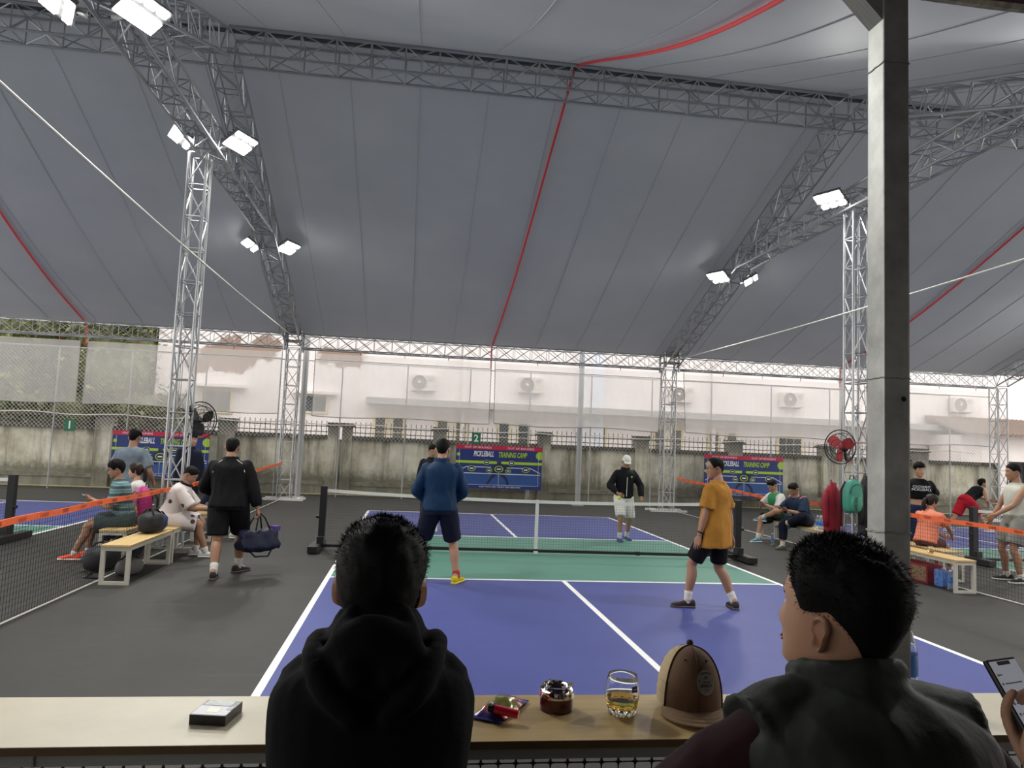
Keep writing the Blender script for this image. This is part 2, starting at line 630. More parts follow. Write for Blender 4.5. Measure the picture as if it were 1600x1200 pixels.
ac_unit(-1.75, 3.66, 'outdoor air conditioner behind the middle fence screen, leftmost of the row')
ac_unit(2.35, 3.78, 'outdoor air conditioner above the middle banner, second from the left')
ac_unit(8.4, 3.72, 'outdoor air conditioner behind the lattice column, third of the row')
ac_unit(13.05, 3.74, 'outdoor air conditioner left of the steel pillar, fourth of the row')
ac_unit(20.6, 3.9, 'outdoor air conditioner at the far right beside the end column')

# low tiled-roof annex and dark sheet at the right end
an = empty('annex_house', (21, 13.5, 0))
tag(an, 'small annex with a tiled lean-to roof at the far right behind the wall', 'building')
MB().box2((-1.8, .6, 0), (2.5, 2.4, 2.9)).build('annex_wall', m_plaster, an)
mb = MB()
mb.beam((-2.0, .2, 3.0), (-2.0, 2.3, 3.6), .06, .06)
rt = MB()
rt.add([(-2, 0, 2.85), (2.6, 0, 2.85), (2.6, 2.4, 3.6), (-2, 2.4, 3.6), (-2, 0, 2.93), (2.6, 0, 2.93), (2.6, 2.4, 3.68), (-2, 2.4, 3.68)],
       [(3, 2, 1, 0), (4, 5, 6, 7), (0, 1, 5, 4), (1, 2, 6, 5), (2, 3, 7, 6), (3, 0, 4, 7)])
rf = rt.build('lean_to_roof', M('old_roof_tile', (.25, .20, .17), .9, var=.2), an)
for i in range(23):
    x = -1.95 + i * .2
    bar('roof_tile_rib', (x, -.02, 2.93), (x, 2.4, 3.69), .05, M('old_roof_tile', (.25, .20, .17)), rf, n=6)
tag(MB().grid([[(18.0 + .04 * math.sin(j * 2.1 + i), 10.9 + .06 * math.sin(i * 1.7), 0.05 + j * .2) for j in range(10)] for i in range(3)]).grid(
    [[(18.45 + i * .35, 11.1 + .08 * math.sin(i * 1.9 + j * .6), 0.02 + j * .21) for j in range(10)] for i in range(12)]).build('dark_tarpaulin', M('dark_tarp', (.02, .022, .024), .7)),
    'dark tarpaulin hanging at the right end of the boundary wall', 'tarpaulin')

# ---- greenery beyond the left end of the wall
m_leaf = [M('leaf_yellow_green', (0.23, 0.25, 0.07), 0.6, var=0.4, vscale=3), M('leaf_olive', (0.13, 0.15, 0.06), 0.6, var=0.4, vscale=3), M('leaf_dull', (0.24, 0.22, 0.12), 0.7, var=0.4, vscale=3)]
m_bark = M('bark', (0.16, 0.13, 0.10), 0.9, var=0.2)


def tree(x, y, z0, h, rx, n, mi, label, kind='tree'):
    t = empty('leafy_' + kind, (x, y, 0))
    tag(t, label, kind, 'greenery beyond the left end of the wall')
    mb = MB()
    mb.tube([(0, 0, -.05), (.05, 0, z0 + h * .3), (.1, .05, z0 + h * .75)], [.12, .09, .04], 6)
    for q in range(5):
        a = q * 1.3
        mb.tube([(.04, 0, z0 + h * .2), (rx * .6 * math.cos(a), rx * .5 * math.sin(a), z0 + h * (.4 + .1 * q))], [.05, .015], 5)
    mb.build('trunk', m_bark, t)
    lv = MB()
    rnd = random.Random(int(x * 10) + n)
    cl = [(rnd.uniform(-.75, .75) * rx, rnd.uniform(-.6, .6) * rx, z0 + h * rnd.uniform(.05, .95)) for _ in range(26)]
    for i in range(n):
        c = cl[i % 26]
        p = Vector((c[0] + rnd.gauss(0, .22) * rx * .8, c[1] + rnd.gauss(0, .2) * rx * .8, c[2] + rnd.gauss(0, .10) * h))
        d = Vector((rnd.gauss(0, 1), rnd.gauss(0, 1), rnd.gauss(-.3, .7))).normalized()
        sx = d.cross(Vector((rnd.random(), rnd.random(), 1))).normalized()
        L_, W_ = rnd.uniform(.14, .30), rnd.uniform(.05, .095)
        lv.add([p, p + d * L_ * .5 + sx * W_, p + d * L_, p + d * L_ * .5 - sx * W_], [(0, 1, 2, 3)], rnd.choice((mi, mi, 1)))
    core = MB()
    for c in cl[:20]:
        core.ellipsoid((c[0] * .85, c[1] * .8 + .25, c[2]), (rx * .36, rx * .3, h * .15), 10, 6, 0)
    core.build('crown_core', m_leaf[1], t, smooth=True)
    lv.build('foliage', m_leaf, t)['kind'] = 'stuff'


tree(-13.2, 16.0, 1.6, 5.0, 1.9, 5200, 0, 'yellow green tree showing through the gap between the left screens')
tree(-16.2, 15.0, 1.4, 4.6, 2.0, 5200, 0, 'yellow green tree at the left edge behind the pale screen')
tree(-10.7, 14.6, 0.5, 2.4, 1.2, 1800, 2, 'dull brownish bush between the left banner and the pale building', 'bush')
tree(-14.9, 14.3, 0.4, 2.2, 1.2, 1800, 1, 'dark olive bush behind the number one sign', 'bush')
tree(-18.6, 14.8, 0.4, 2.6, 1.6, 3000, 2, 'dull bush at the far left behind the wall', 'bush')
tree(-15.2, 19.5, 1, 6.2, 2.6, 5000, 1, 'tall dark tree filling the gap between the left screens')
tree(-19.5, 19, 2, 6.0, 2.6, 5000, 1, 'tall olive tree rising behind the far left greenery')
tree(-17.2, 21.5, .5, 7.5, 3.2, 6000, 1, 'broad dark tree closing the view behind the far left screen')
tree(-12.6, 20.5, .5, 7.5, 2.8, 6000, 0, 'broad light green tree beside the pale building corner')
ft = empty('pink_house', (-17, 26, 0))
tag(ft, 'distant pink and white house front beyond the trees on the left', 'building')
MB().box2((-9, 0, 0), (5, 3, 2.9)).build('house_wall', M('pink_house_paint', (.72, .50, .46), .9, var=.12, vscale=1), ft)
MB().box2((-9.2, -.6, 2.9), (5.2, 3, 3.1)).build('house_eave', m_offwhite, ft)
for i in range(7):
    f = MB().box2((-8.3 + i * 1.9, -.05, .6), (-7.2 + i * 1.9, .02, 2.3)).build('window', m_offwhite, ft)
    MB().box2((-8.2 + i * 1.9, -.07, .7), (-7.3 + i * 1.9, -.03, 2.2)).build('pane', m_dwin, f)

# ================================================================ CHAIN LINK FENCE
fx0, fx1, fy, fz1 = -14.5, 17.2, 10.72, 4.08
cf = empty('chain_link_fence', (0, fy, 0))
tag(cf, 'tall grey chain link fence standing in front of the boundary wall', 'fence')
for x in (-14.3, -12.30, -10.3, -8.2, -6.08, -4.26, -2.3, -.36, 1.53, 3.5, 5.5, 7.5, 9.56, 11.62, 13.8, 16.0):
    bar('fence_post', (x, 0, 0), (x, 0, fz1), .022, m_post, cf, n=8)
for a, b in zip(range(-14, 16, 2), range(-12, 18, 2)):
    bar('top_rail', (a, 0, fz1 - .02), (b, 0, fz1 - .02), .018, m_post, cf, n=8)
wm = MB()
step, zb = 0.115, 1.72
xx = fx0 - (fz1 - zb)
while xx < fx1:
    for s in (1, -1):
        x0_, x1_ = (xx, xx + fz1 - zb) if s > 0 else (xx + fz1 - zb, xx)
        a, b = Vector((x0_, 0, zb)), Vector((x1_, 0, fz1))
        lo, hi = fx0, fx1
        t0, t1 = 0.0, 1.0
        dx = b.x - a.x
        for lim, sg in ((lo, 1), (hi, -1)):
            t = (lim - a.x) / dx
            if (dx > 0) == (sg > 0):
                t0 = max(t0, t)
            else:
                t1 = min(t1, t)
        if t1 > t0 + 1e-3:
            wm.tube([a.lerp(b, t0), a.lerp(b, t1)], 0.0036, 3, caps=False)
    xx += step
wm.build('wire_mesh', m_wire, cf)['kind'] = 'stuff'
for x, lab in ((-5.30, 'grey round steel post beside the left lattice column'), (3.05, 'tall grey round steel post in the middle of the fence'), (11.77, 'grey round steel post behind the fan near the steel pillar')):
    t = empty('steel_post', (x, 10.25, 0))
    tag(t, lab, 'post', 'round steel posts in front of the wall')
    bar('post_tube', (0, 0, 0), (0, 0, 4.75), .085, m_post, t, n=14)
    bar('base_plate', (0, 0, 0), (0, 0, .02), .17, m_post, t, square=True)

# ================================================================ BANNERS AND NUMBER SIGNS
m_navy = M('banner_blue', (0.018, 0.036, 0.175), 0.45, var=0.06, vscale=2)
m_navy2 = M('banner_mid_blue', (0.030, 0.085, 0.27), 0.45, var=0.08, vscale=2)
m_bred = M('banner_red', (0.50, 0.02, 0.055), 0.45)
m_lime = M('banner_lime', (0.37, 0.56, 0.03), 0.45)
m_bwhite = M('banner_white', (0.75, 0.78, 0.85), 0.45)
m_bdark = M('banner_dark', (0.012, 0.02, 0.06), 0.5)
RX = (PI / 2, 0, 0)


def banner(x, label):
    r = empty('training_banner', (x, 10.66, 0.40))
    r.scale = (.98, 1, .98)
    tag(r, label, 'banner', 'pickleball banners on the wall')
    W_, H_ = 2.74, 1.35
    MB().box2((-W_ / 2, 0, 0), (W_ / 2, .03, H_)).build('banner_sheet', m_navy, r)
    MB().box2((-W_ / 2, -.004, H_ - .13), (W_ / 2, .0, H_)).build('red_strip', m_bred, r)
    MB().box2((-W_ / 2 + .04, -.003, .10), (W_ / 2 - .04, .0, .50)).build('lower_court', m_navy2, r)
    for s in (-1, 1):
        lettering('OUT OF BOUNDS', .085, (s * .68, -.006, H_ - .068), RX, m_bwhite, r, xs=1.25, extrude=.001)
        xa, xb = (-W_ / 2, -.07) if s < 0 else (.07, W_ / 2)
        MB().box2((xa, -.004, .78), (xb, .0, .86)).build('lime_bar', m_lime, r)
        bar('court_outline', (s * 1.26, -.004, .12), (s * 1.26, -.004, 1.2), (.006, .003), m_bwhite, r, square=True)
        bar('court_outline', (s * .25, -.004, .67), (s * 1.02, -.004, .67), (.003, .009), m_bwhite, r, square=True)
        bar('court_outline', (s * 1.02, -.004, .67), (s * 1.33, -.004, .52), (.003, .009), m_bwhite, r, square=True)
        g1 = Matrix.Rotation(PI / 2, 3, 'X')
        for cx_, cz_, a_ in ((s * .40, .82, .105), (s * .86, .62, .125), (s * .30, .57, .095)):
            el = MB()
            for rr, mi, yy in ((1.0, 0, -.006), (.80, 1, -.008)):
                el.add([(cx_ + a_ * rr * math.cos(t * PI / 12), yy, cz_ + a_ * .72 * rr * math.sin(t * PI / 12)) for t in range(24)], [tuple(range(24))], mi)
            el.build('oval_badge', [m_lime, m_bdark], r)
            MB().box((cx_, -.010, cz_), (a_ * .9, .002, a_ * .32)).build('badge_caption', m_bwhite, r)
        mb = MB()
        rad, zz = ((.13, 1.08) if s > 0 else (.055, 1.05))
        xc = s * (W_ / 2 - (.07 if s > 0 else .08))
        mb.add([(min(W_ / 2, xc + rad * math.cos(t * PI / 10)), -.006, zz + rad * math.sin(t * PI / 10)) for t in range(20)], [tuple(range(20))])
        mb.build('lime_ball', m_lime, r)
    el = MB()
    for rr, mi, yy in ((1.0, 0, -.006), (.80, 1, -.008)):
        el.add([(.14 * rr * math.cos(t * PI / 12), yy, .62 + .105 * rr * math.sin(t * PI / 12)) for t in range(24)], [tuple(range(24))], mi)
    el.build('oval_badge', [m_lime, m_bdark], r)
    MB().box((0, -.010, .62), (.13, .002, .04)).build('badge_caption', m_bwhite, r)
    # dim player silhouette behind the badges
    sil = MB()
    sil.add([(-.18, -.005, .70), (-.05, -.005, .80), (.05, -.005, .80), (.36, -.005, .72), (.36, -.005, .63), (.15, -.005, .5), (.3, -.005, .30), (.34, -.005, .12),
             (.27, -.005, .12), (.2, -.005, .3), (0, -.005, .46), (-.2, -.005, .32), (-.32, -.005, .14), (-.39, -.005, .14), (-.27, -.005, .34), (-.2, -.005, .5)], [tuple(range(16))])
    sil.build('player_silhouette', m_bdark, r)
    bar('court_outline', (-1.12, -.007, .47), (1.33, -.007, .47), (.003, .010), m_bwhite, r, square=True)
    bar('court_outline', (0, -.007, .12), (0, -.007, .46), (.010, .003), m_bwhite, r, square=True)
    bar('court_outline', (-1.26, -.004, .12), (1.26, -.004, .12), (.003, .004), m_bwhite, r, square=True)
    lettering('PICKLEBALL', .23, (-.50, -.006, 1.075), RX, m_bwhite, r, xs=.52, shear=.25, extrude=.001, bold=.006)
    lettering('TRAINING CAMP', .23, (.42, -.006, 1.065), RX, m_lime, r, xs=.52, shear=.25, extrude=.001, bold=.006)
    lettering('KEEP TWO FEET FROM THE GROUND', .062, (.05, -.006, .058), RX, m_bwhite, r, xs=1.25, extrude=.001)
    MB().box2((W_ / 2 - .42, .01, -.22), (W_ / 2 - .38, .03, 0)).build('support_stake', m_post, r)


banner(-9.30, 'blue pickleball training banner behind the left lattice tower')
banner(0.63, 'blue pickleball training banner below the number two sign')
banner(8.62, 'blue pickleball training banner behind the man in the orange shirt')

m_sign = M('green_sign', (0.02, 0.16, 0.075), 0.5)
for x, z, t, lab in ((-11.84, 1.81, '1', 'small green court number one sign on the wall'), (-.11, 1.92, '2', 'small green court number two sign above the middle banner')):
    r = empty('court_sign', (x, 10.68, z))
    tag(r, lab, 'sign', 'green court number signs')
    MB().box2((-.135, 0, -.17), (.135, .015, .17)).build('sign_plate', m_sign, r)
    lettering(t, .30, (0, -.004, 0), RX, m_bwhite, r, xs=.95, extrude=.001, bold=.008)

# ================================================================ TENT: TRUSSES
def truss(name, p, q, size, seg, label, up=(0, 0, 1), xbrace=False, group=None, r=0.024, rb=0.012, top=True, parent=None):
    """square box truss: four chords and each lacing bar as a piece of its own"""
    p, q = Vector(p), Vector(q)
    L_ = (q - p).length
    d = (q - p) / L_
    s = d.cross(Vector(up)).normalized()
    u = s.cross(d)
    h = size / 2
    t = empty(name, p)
    tag(t, label, 'truss', group)
    cor = [s * (a * h) + u * (b * h) for a, b in ((-1, -1), (1, -1), (1, 1), (-1, 1))]
    for c in cor:
        bar('chord', c, c + d * L_, r, m_truss, t, n=8)
    n = max(1, round(L_ / seg))
    st = L_ / n
    for i in range(n + 1):
        a = d * (i * st)
        for k_ in range(4):
            bar('brace', a + cor[k_], a + cor[(k_ + 1) % 4], rb, m_truss, t, n=5)
        if i == n:
            break
        b = d * ((i + 1) * st)
        for k_ in range(4):
            c0, c1_ = cor[k_], cor[(k_ + 1) % 4]
            if i % 2:
                c0, c1_ = c1_, c0
            bar('brace', a + c0, b + c1_, rb, m_truss, t, n=5)
            if xbrace and k_ in (1, 3):
                bar('brace', a + c1_, b + c0, rb, m_truss, t, n=5)
    return t


FR = (-16.5, -5.5, 5.5, 16.5)
EY, EZ, RZ = 9.2, 4.42, 8.0
nm = {-16.5: 'far left', -5.5: 'left', 5.5: 'right', 16.5: 'far right'}
for i in range(3):
    a, b = FR[i], FR[i + 1]
    w3 = ('left', 'middle', 'right')[i]
    truss('ridge_truss', (a + .2, 0, RZ), (b - .2, 0, RZ), .44, .55, f'grey lattice ridge truss along the tent top, {w3} bay', group='ridge trusses')
    truss('eave_truss', (a + .2, EY, EZ), (b - .2, EY, EZ), .38, .5, f'grey lattice eave truss above the far fence, {w3} bay', xbrace=True, group='eave trusses', r=.02, rb=.009)
for x in FR:
    if abs(x) < 10 or x > 0:
        truss('rafter_truss', (x, EY - .1, EZ + .05), (x, .25, RZ - .05), .40, .5, f'grey lattice rafter rising from the far eave, {nm[x]} frame', group='far rafters')
        truss('eave_column', (x, EY, 0.03), (x, EY, EZ - .2), .34, .55, f'lattice column under the far eave, {nm[x]} frame', up=(0, 1, 0), xbrace=True, group='eave columns', r=.02, rb=.010)
        r = empty('column_base', (x, EY, 0))
        tag(r, f'pale steel foot frame under the {nm[x]} eave column', 'column base', 'column feet')
        for s in (-.25, .25):
            bar('foot_beam', (-.55, s, .03), (.55, s, .03), .03, m_offwhite, r, square=True)
        for s in (-.4, .4):
            bar('foot_beam', (s, -.22, .03), (s, .22, .03), .03, m_offwhite, r, square=True)
        truss('tie_truss', (x, 4.3, 6.35), (x, -4.3, 6.35), .36, .5, f'grey lattice collar tie running toward the viewer, {nm[x]} frame', group='collar ties')
        truss('near_rafter_truss', (x, -.25, RZ - .05), (x, -EY + .1, EZ + .05), .40, .5, f'grey lattice rafter on the viewer side, {nm[x]} frame', group='near rafters')
TWX = {-5.5: (-5.66, .06), 5.5: (5.52, -.12)}
for x, (tx, ty) in TWX.items():
    truss('floodlight_tower', (tx, ty, 0.0), (tx, ty, 6.17), .27, .53, f'lattice tower carrying floodlights, {nm[x]} side of the middle court', up=(0, 1, 0), group='floodlight towers', r=.022, rb=.011)
for x in (-5.5, 5.5):
    t = empty('eave_joint', (x, EY, EZ))
    tag(t, f'clamp box where rafter meets eave, {nm[x]} frame', 'clamp', 'eave joint boxes')
    MB().box((0, -.02, 0), (.5, .46, .03)).box((0, -.02, .22), (.5, .46, .03)).build('clamp_plate', m_bronze, t)
    for sx in (-.23, .23):
        for sy in (-.2, .2):
            bar('clamp_tube', (sx, sy, -.28), (sx, sy, .30), .03, m_truss, t, n=8)
# rough timber-dark ridge pipe under the membrane
tag(MB().tube([(-17, 0, RZ + .275), (17, 0, RZ + .275)], .045, 8).build('ridge_pipe', m_bronze), 'dark pipe lying along the top of the ridge truss', 'pipe')

# ================================================================ TENT: MEMBRANE
k = NT('tent_membrane')
tcg = k.n('TexCoord').outputs['Object']
cm = k.ramp(k.noise(0.35, 3, tcg), [(0.3, (0.38, 0.40, 0.435)), (0.7, (0.45, 0.47, 0.50))])
k.l(cm, k.b.inputs['Base Color'])
k.b.inputs['Roughness'].default_value = 0.55
k.b.inputs['Specular IOR Level'].default_value = 0.3
bb = k.n('Bump', Strength=0.12, Distance=0.03)
k.l(k.noise(1.6, 3, k.mapping(tcg, (2.2, .35, 1))), bb.inputs['Height'])
k.l(bb.outputs[0], k.b.inputs['Normal'])
tr = k.n('BsdfTranslucent')
tr.inputs[0].default_value = (0.92, 0.95, 1.0, 1)
mx = k.n('MixShader')
mx.inputs[0].default_value = 0.0195
k.l(k.b.outputs[0], mx.inputs[1])
k.l(tr.outputs[0], mx.inputs[2])
k.l(mx.outputs[0], k.out.inputs['Surface'])
m_memb = k.m


def memb_z(x, y):
    ay = abs(y)
    t = ay / EY
    z = RZ + .34 + (EZ + .30 - RZ - .34) * t
    ph = math.sin(PI * (x + 5.5) / 11.0) ** 2
    sag = (.26 if y > 0 else .40) * math.sin(PI * min(1, t) ** 1.35) * ph
    z -= sag
    return z


ys = [9.32 - i * .318 for i in range(61)]
xs_ = [-17.5 + i * .55 for i in range(71)]
rows = [[(x, y, memb_z(x, y)) for x in xs_] for y in ys]
mem = MB().grid(rows).build('tent_membrane', m_memb, smooth=True)
tag(mem, 'grey translucent tent membrane stretched over the courts', 'tent roof')
m_seam = M('membrane_seam', (0.40, 0.405, 0.42), 0.6)
sx = -16.9
i = 0
while sx < 20:
    j0 = -9.5
    pts = [(sx, y * .1, memb_z(sx, y * .1) - .004) for y in range(int(j0 * 10), 94, 4)]
    MB().tube(pts, .0045 if i % 3 else .007, 4).build('membrane_seam', m_seam, mem)
    sx += 1.22
    i += 1
for x, lab in ((0.12, 'red rope running over the middle of the tent roof'), (11.2, 'red rope on the right bay of the tent roof'), (-11.1, 'red rope on the left bay of the tent roof')):
    pts = [(x + (.25 * (1 - y * .1 / 9) if y < 90 else 0), y * .1, memb_z(x, y * .1) - .03) for y in range(-93, 94, 3)]
    pts += []
    pts = pts[:-1] + [(x, 9.45, 4.60), (x, 9.47, 4.0)]
    tag(MB().tube(pts, .022, 6).build('red_rope', m_red), lab, 'rope', 'red ropes on the membrane')
for x, nmx in ((-5.35, 'left'), (5.35, 'right')):
    pts = [(x, 9.0 - i * .9, 4.42 - .10 * math.sin(PI * i / 20)) for i in range(21)]
    tag(MB().tube(pts, .014, 6).build('tie_cable', m_cord), f'pale steel tie cable strung between the eaves, {nmx} frame', 'cable', 'tie cables')

# ================================================================ FENCE SCREENS
k = NT('white_screen_mesh')
tcs = k.n('TexCoord').outputs['Object']
df = k.n('BsdfDiffuse')
df.inputs[0].default_value = (.80, .78, .75, 1)
tl = k.n('BsdfTranslucent')
tl.inputs[0].default_value = (.86, .85, .84, 1)
a_ = k.n('MixShader')
a_.inputs[0].default_value = .62
k.l(df.outputs[0], a_.inputs[1])
k.l(tl.outputs[0], a_.inputs[2])
tp_ = k.n('BsdfTransparent')
b_ = k.n('MixShader')
fz = k.math('ADD', k.math('MULTIPLY', k.noise(1.2, 4, k.mapping(tcs, (1, 1, .3))), .16), .36)
k.l(fz, b_.inputs[0])
k.l(tp_.outputs[0], b_.inputs[1])
k.l(a_.outputs[0], b_.inputs[2])
k.l(b_.outputs[0], k.out.inputs['Surface'])
m_screen = k.m
m_hem = M('screen_hem', (.33, .33, .33), .8)


def screen(x0, x1, zt, zb, lab, slant=0.0):
    r = empty('fence_screen', ((x0 + x1) / 2, 9.42, zt))
    tag(r, lab, 'screen', 'hanging mesh screens')
    n = int((x1 - x0) / .18)
    h = zt - zb
    rows = []
    for j in range(9):
        t = j / 8
        row = []
        for i in range(n + 1):
            u = i / n
            x = (u - .5) * (x1 - x0) + slant * t * (u * 2 - 1)
            row.append((x, .03 * math.sin(x * 2.3 + 1.1 * x0) * (.3 + t) + .012 * math.sin(x * 9 + x0), -h * t + .03 * t * math.sin(x * 1.7 + x0)))
        rows.append(row)
    MB().grid(rows).build('screen_cloth', m_screen, r, smooth=True)
    MB().tube(rows[-1], .012, 4).build('bottom_hem', m_hem, r)
    for e in (0, -1):
        MB().tube([q[e] for q in rows], .010, 4).build('side_hem', m_hem, r)
    MB().tube([(p[0], p[1], p[2] - .18) for p in rows[0]], .012, 4).build('top_hem', m_offwhite, r)
    for i in range(0, n + 1, 7):
        bar('tie_knot', (rows[0][i][0], -.0, .0), (rows[0][i][0], 0, .12), .012, m_red if i % 2 else m_cord, r, n=4)


screen(-15.6, -11.20, 4.13, 2.42, 'pale mesh screen at the far left in front of the trees')
screen(-11.02, -8.55, 4.13, 2.42, 'pale mesh screen between the gap and the floodlight tower')
screen(-8.50, -5.84, 4.13, 2.38, 'pale mesh screen left of the left lattice column')
screen(-4.93, .13, 4.15, 2.37, 'pale mesh screen in the middle left bay beside the lattice column')
screen(.24, 5.32, 4.15, 2.36, 'pale mesh screen in the middle right bay by the tall post', -.04)
screen(6.05, 11.3, 4.13, 2.34, 'pale mesh screen left of the steel pillar', -.1)
screen(12.0, 16.65, 4.13, 2.34, 'pale mesh screen at the far right beside the end column', -.12)

# ================================================================ FLOODLIGHTS
m_led = M('flood_lens', (1, 1, 1), 0.3, emit=(1.0, 1.0, 0.94), estr=45.0)
m_house = M('flood_housing', (.20, .20, .21), .5, .6)


def floodlight(x, y, z, side, lab, power=1.0, tilt=60, yawd=0):
    """side = +1 lights toward +x, -1 toward -x"""
    r = empty('floodlight', (x, y, z))
    tag(r, lab, 'floodlight', 'tent floodlights')
    ang = math.radians(tilt)
    R = Matrix.Rotation(math.radians(yawd), 4, 'Z') @ Matrix.Rotation(-side * (PI / 2 - ang), 4, 'Y')   # -Z of the head aims out and down
    hd = Matrix.Translation((side * .30, 0, .10)) @ R
    MB().box((0, 0, .03), (.36, .50, .05)).build('housing', m_house, r, mw=hd)
    for iy in (-1, 0, 1):
        MB().box((-.08, iy * .16, -.005), (.17, .145, .02)).build('led_module', m_led, r, mw=hd)
        MB().box((.12, iy * .16, -.005), (.075, .10, .02)).build('led_module', m_led, r, mw=hd)
    for i in range(6):
        MB().box((-.15 + i * .06, 0, .075), (.012, .48, .05)).build('cooling_fin', m_house, r, mw=hd)
    bar('bracket', (0, 0, 0), (side * .28, 0, .12), .022, m_truss, r, square=True)
    la = bpy.data.lights.new('flood_beam', 'AREA')
    la.shape = 'RECTANGLE'
    la.size, la.size_y = .34, .48
    la.energy = FLOOD_POWER * power
    la.color = (1.0, .985, .93)
    la.spread = math.radians(145)
    lo = bpy.data.objects.new('flood_beam', la)
    COL.objects.link(lo)
    lo.parent = r
    lo.matrix_local = hd @ Matrix.Translation((0, 0, -.03))
    return r


for s, w1 in ((1, 'facing the middle court'), (-1, 'facing the left court')):
    yv = -s * 28
    floodlight(-5.5 + s * .16, -.02, 6.30, s, f'floodlight on top of the left lattice tower {w1}', yawd=yv)
    floodlight(-5.5 + s * .12, 5.0, 5.92, s, f'floodlight hung on the left far rafter {w1}', yawd=yv)
    floodlight(-5.5 + s * .12, -4.15, 5.98, s, f'floodlight near the top left corner {w1}', power=1.35, yawd=yv)
for s, w1 in ((-1, 'facing the middle court'), (1, 'facing the right court')):
    yv = -s * 28
    floodlight(5.5 + s * .16, -.1, 6.22, s, f'floodlight on top of the right lattice tower {w1}', yawd=yv)
    floodlight(5.5 + s * .12, 4.75, 5.92, s, f'floodlight hung on the right far rafter {w1}', yawd=yv)
    floodlight(5.5 + s * .12, -5.2, 5.90, s, f'floodlight on the right near rafter {w1}', power=1.35, yawd=yv)
for y in (-4.2, 4.8):
    floodlight(16.5 - .12, y, 5.9, -1, ('near' if y < 0 else 'far') + ' floodlight of the far right frame facing the right court')
    floodlight(-16.5 + .12, y, 5.9, 1, ('near' if y < 0 else 'far') + ' floodlight of the far left frame facing the left court')

# ================================================================ COURT NETS
def cords(mb, x0, x1, z0f, z1f, step, r, y=0.0):
    """square-mesh cords between x0..x1, heights given by functions of x"""
    n = int((x1 - x0) / step)
    for i in range(n + 1):
        x = x0 + (x1 - x0) * i / n
        mb.tube([(x, y, z0f(x)), (x, y, z1f(x))], r, 3, caps=False)
    h = z1f(x0) - z0f(x0)
    m = max(1, int(h / step))
    kx = [x0 + (x1 - x0) * i / 24 for i in range(25)]
    for j in range(m + 1):
        mb.tube([(x, y, z0f(x) + (z1f(x) - z0f(x)) * j / m) for x in kx], r, 3, caps=False)


def court_net(cx, cy, rz, lab):
    r = empty('court_net', (cx, cy, 0), rz)
    tag(r, lab, 'net', 'portable court nets')
    hx = 3.42
    top = lambda x: .955 - .07 * (1 - (x / hx) ** 2)
    bot = lambda x: .10
    for s in (-1, 1):
        bar('net_post', (s * hx, 0, .06), (s * hx, 0, 1.0), .05, m_black, r, square=True)
        bevelled_box((s * (hx + .06), -.02, .065), (.15, .95, .10), .012).build('foot_beam', m_black, r)
        bevelled_box((s * hx, -.06, .16), (.11, .16, .12), .01).build('foot_bracket', m_black, r)
        MB().lathe([(0, -.03), (.025, -.03), (.025, .03), (0, .03)], 10, (s * (hx + .07), -.02, .52), mtx=Matrix.Rotation(PI / 2, 3, 'Y')).build('tension_knob', m_black, r)
    for a in range(4):
        x0, x1 = -hx + a * hx / 2, -hx + (a + 1) * hx / 2
        bar('base_rail', (x0, 0, .07), (x1 - .01, 0, .07), .022, m_black, r, square=True)
        bar('rail_joint', (x1 - .04, 0, .07), (x1 + .03, 0, .07), .03, m_black, r, square=True)
    mb = MB()
    cords(mb, -hx + .05, hx - .05, bot, lambda x: top(x) - .04, .045, .0016)
    mb.build('net_mesh', m_netgrey, r)['kind'] = 'stuff'
    n = 24
    rows = [[(-hx + 2 * hx * i / n, dy, top(-hx + 2 * hx * i / n) + dz) for i in range(n + 1)] for dy, dz in ((-.008, -.05), (-.008, 0), (.008, 0), (.008, -.05), (-.008, -.05))]
    MB().grid(rows).build('top_tape', m_offwhite, r)
    MB().box2((-.028, -.02, .06), (.028, -.012, top(0) + .004)).box2((-.028, -.02, top(0)), (.028, .02, top(0) + .006)).box2((-.035, -.035, .03), (.035, -.010, .07)).build('centre_strap', m_offwhite, r)


court_net(0.0, 0.03, -.025, 'portable net with black posts across the middle court')
court_net(-11.5, .30, 0, 'portable net on the left court, its black post at the left edge')
court_net(11.45, .20, 0, 'portable net on the right court behind the seated girl')


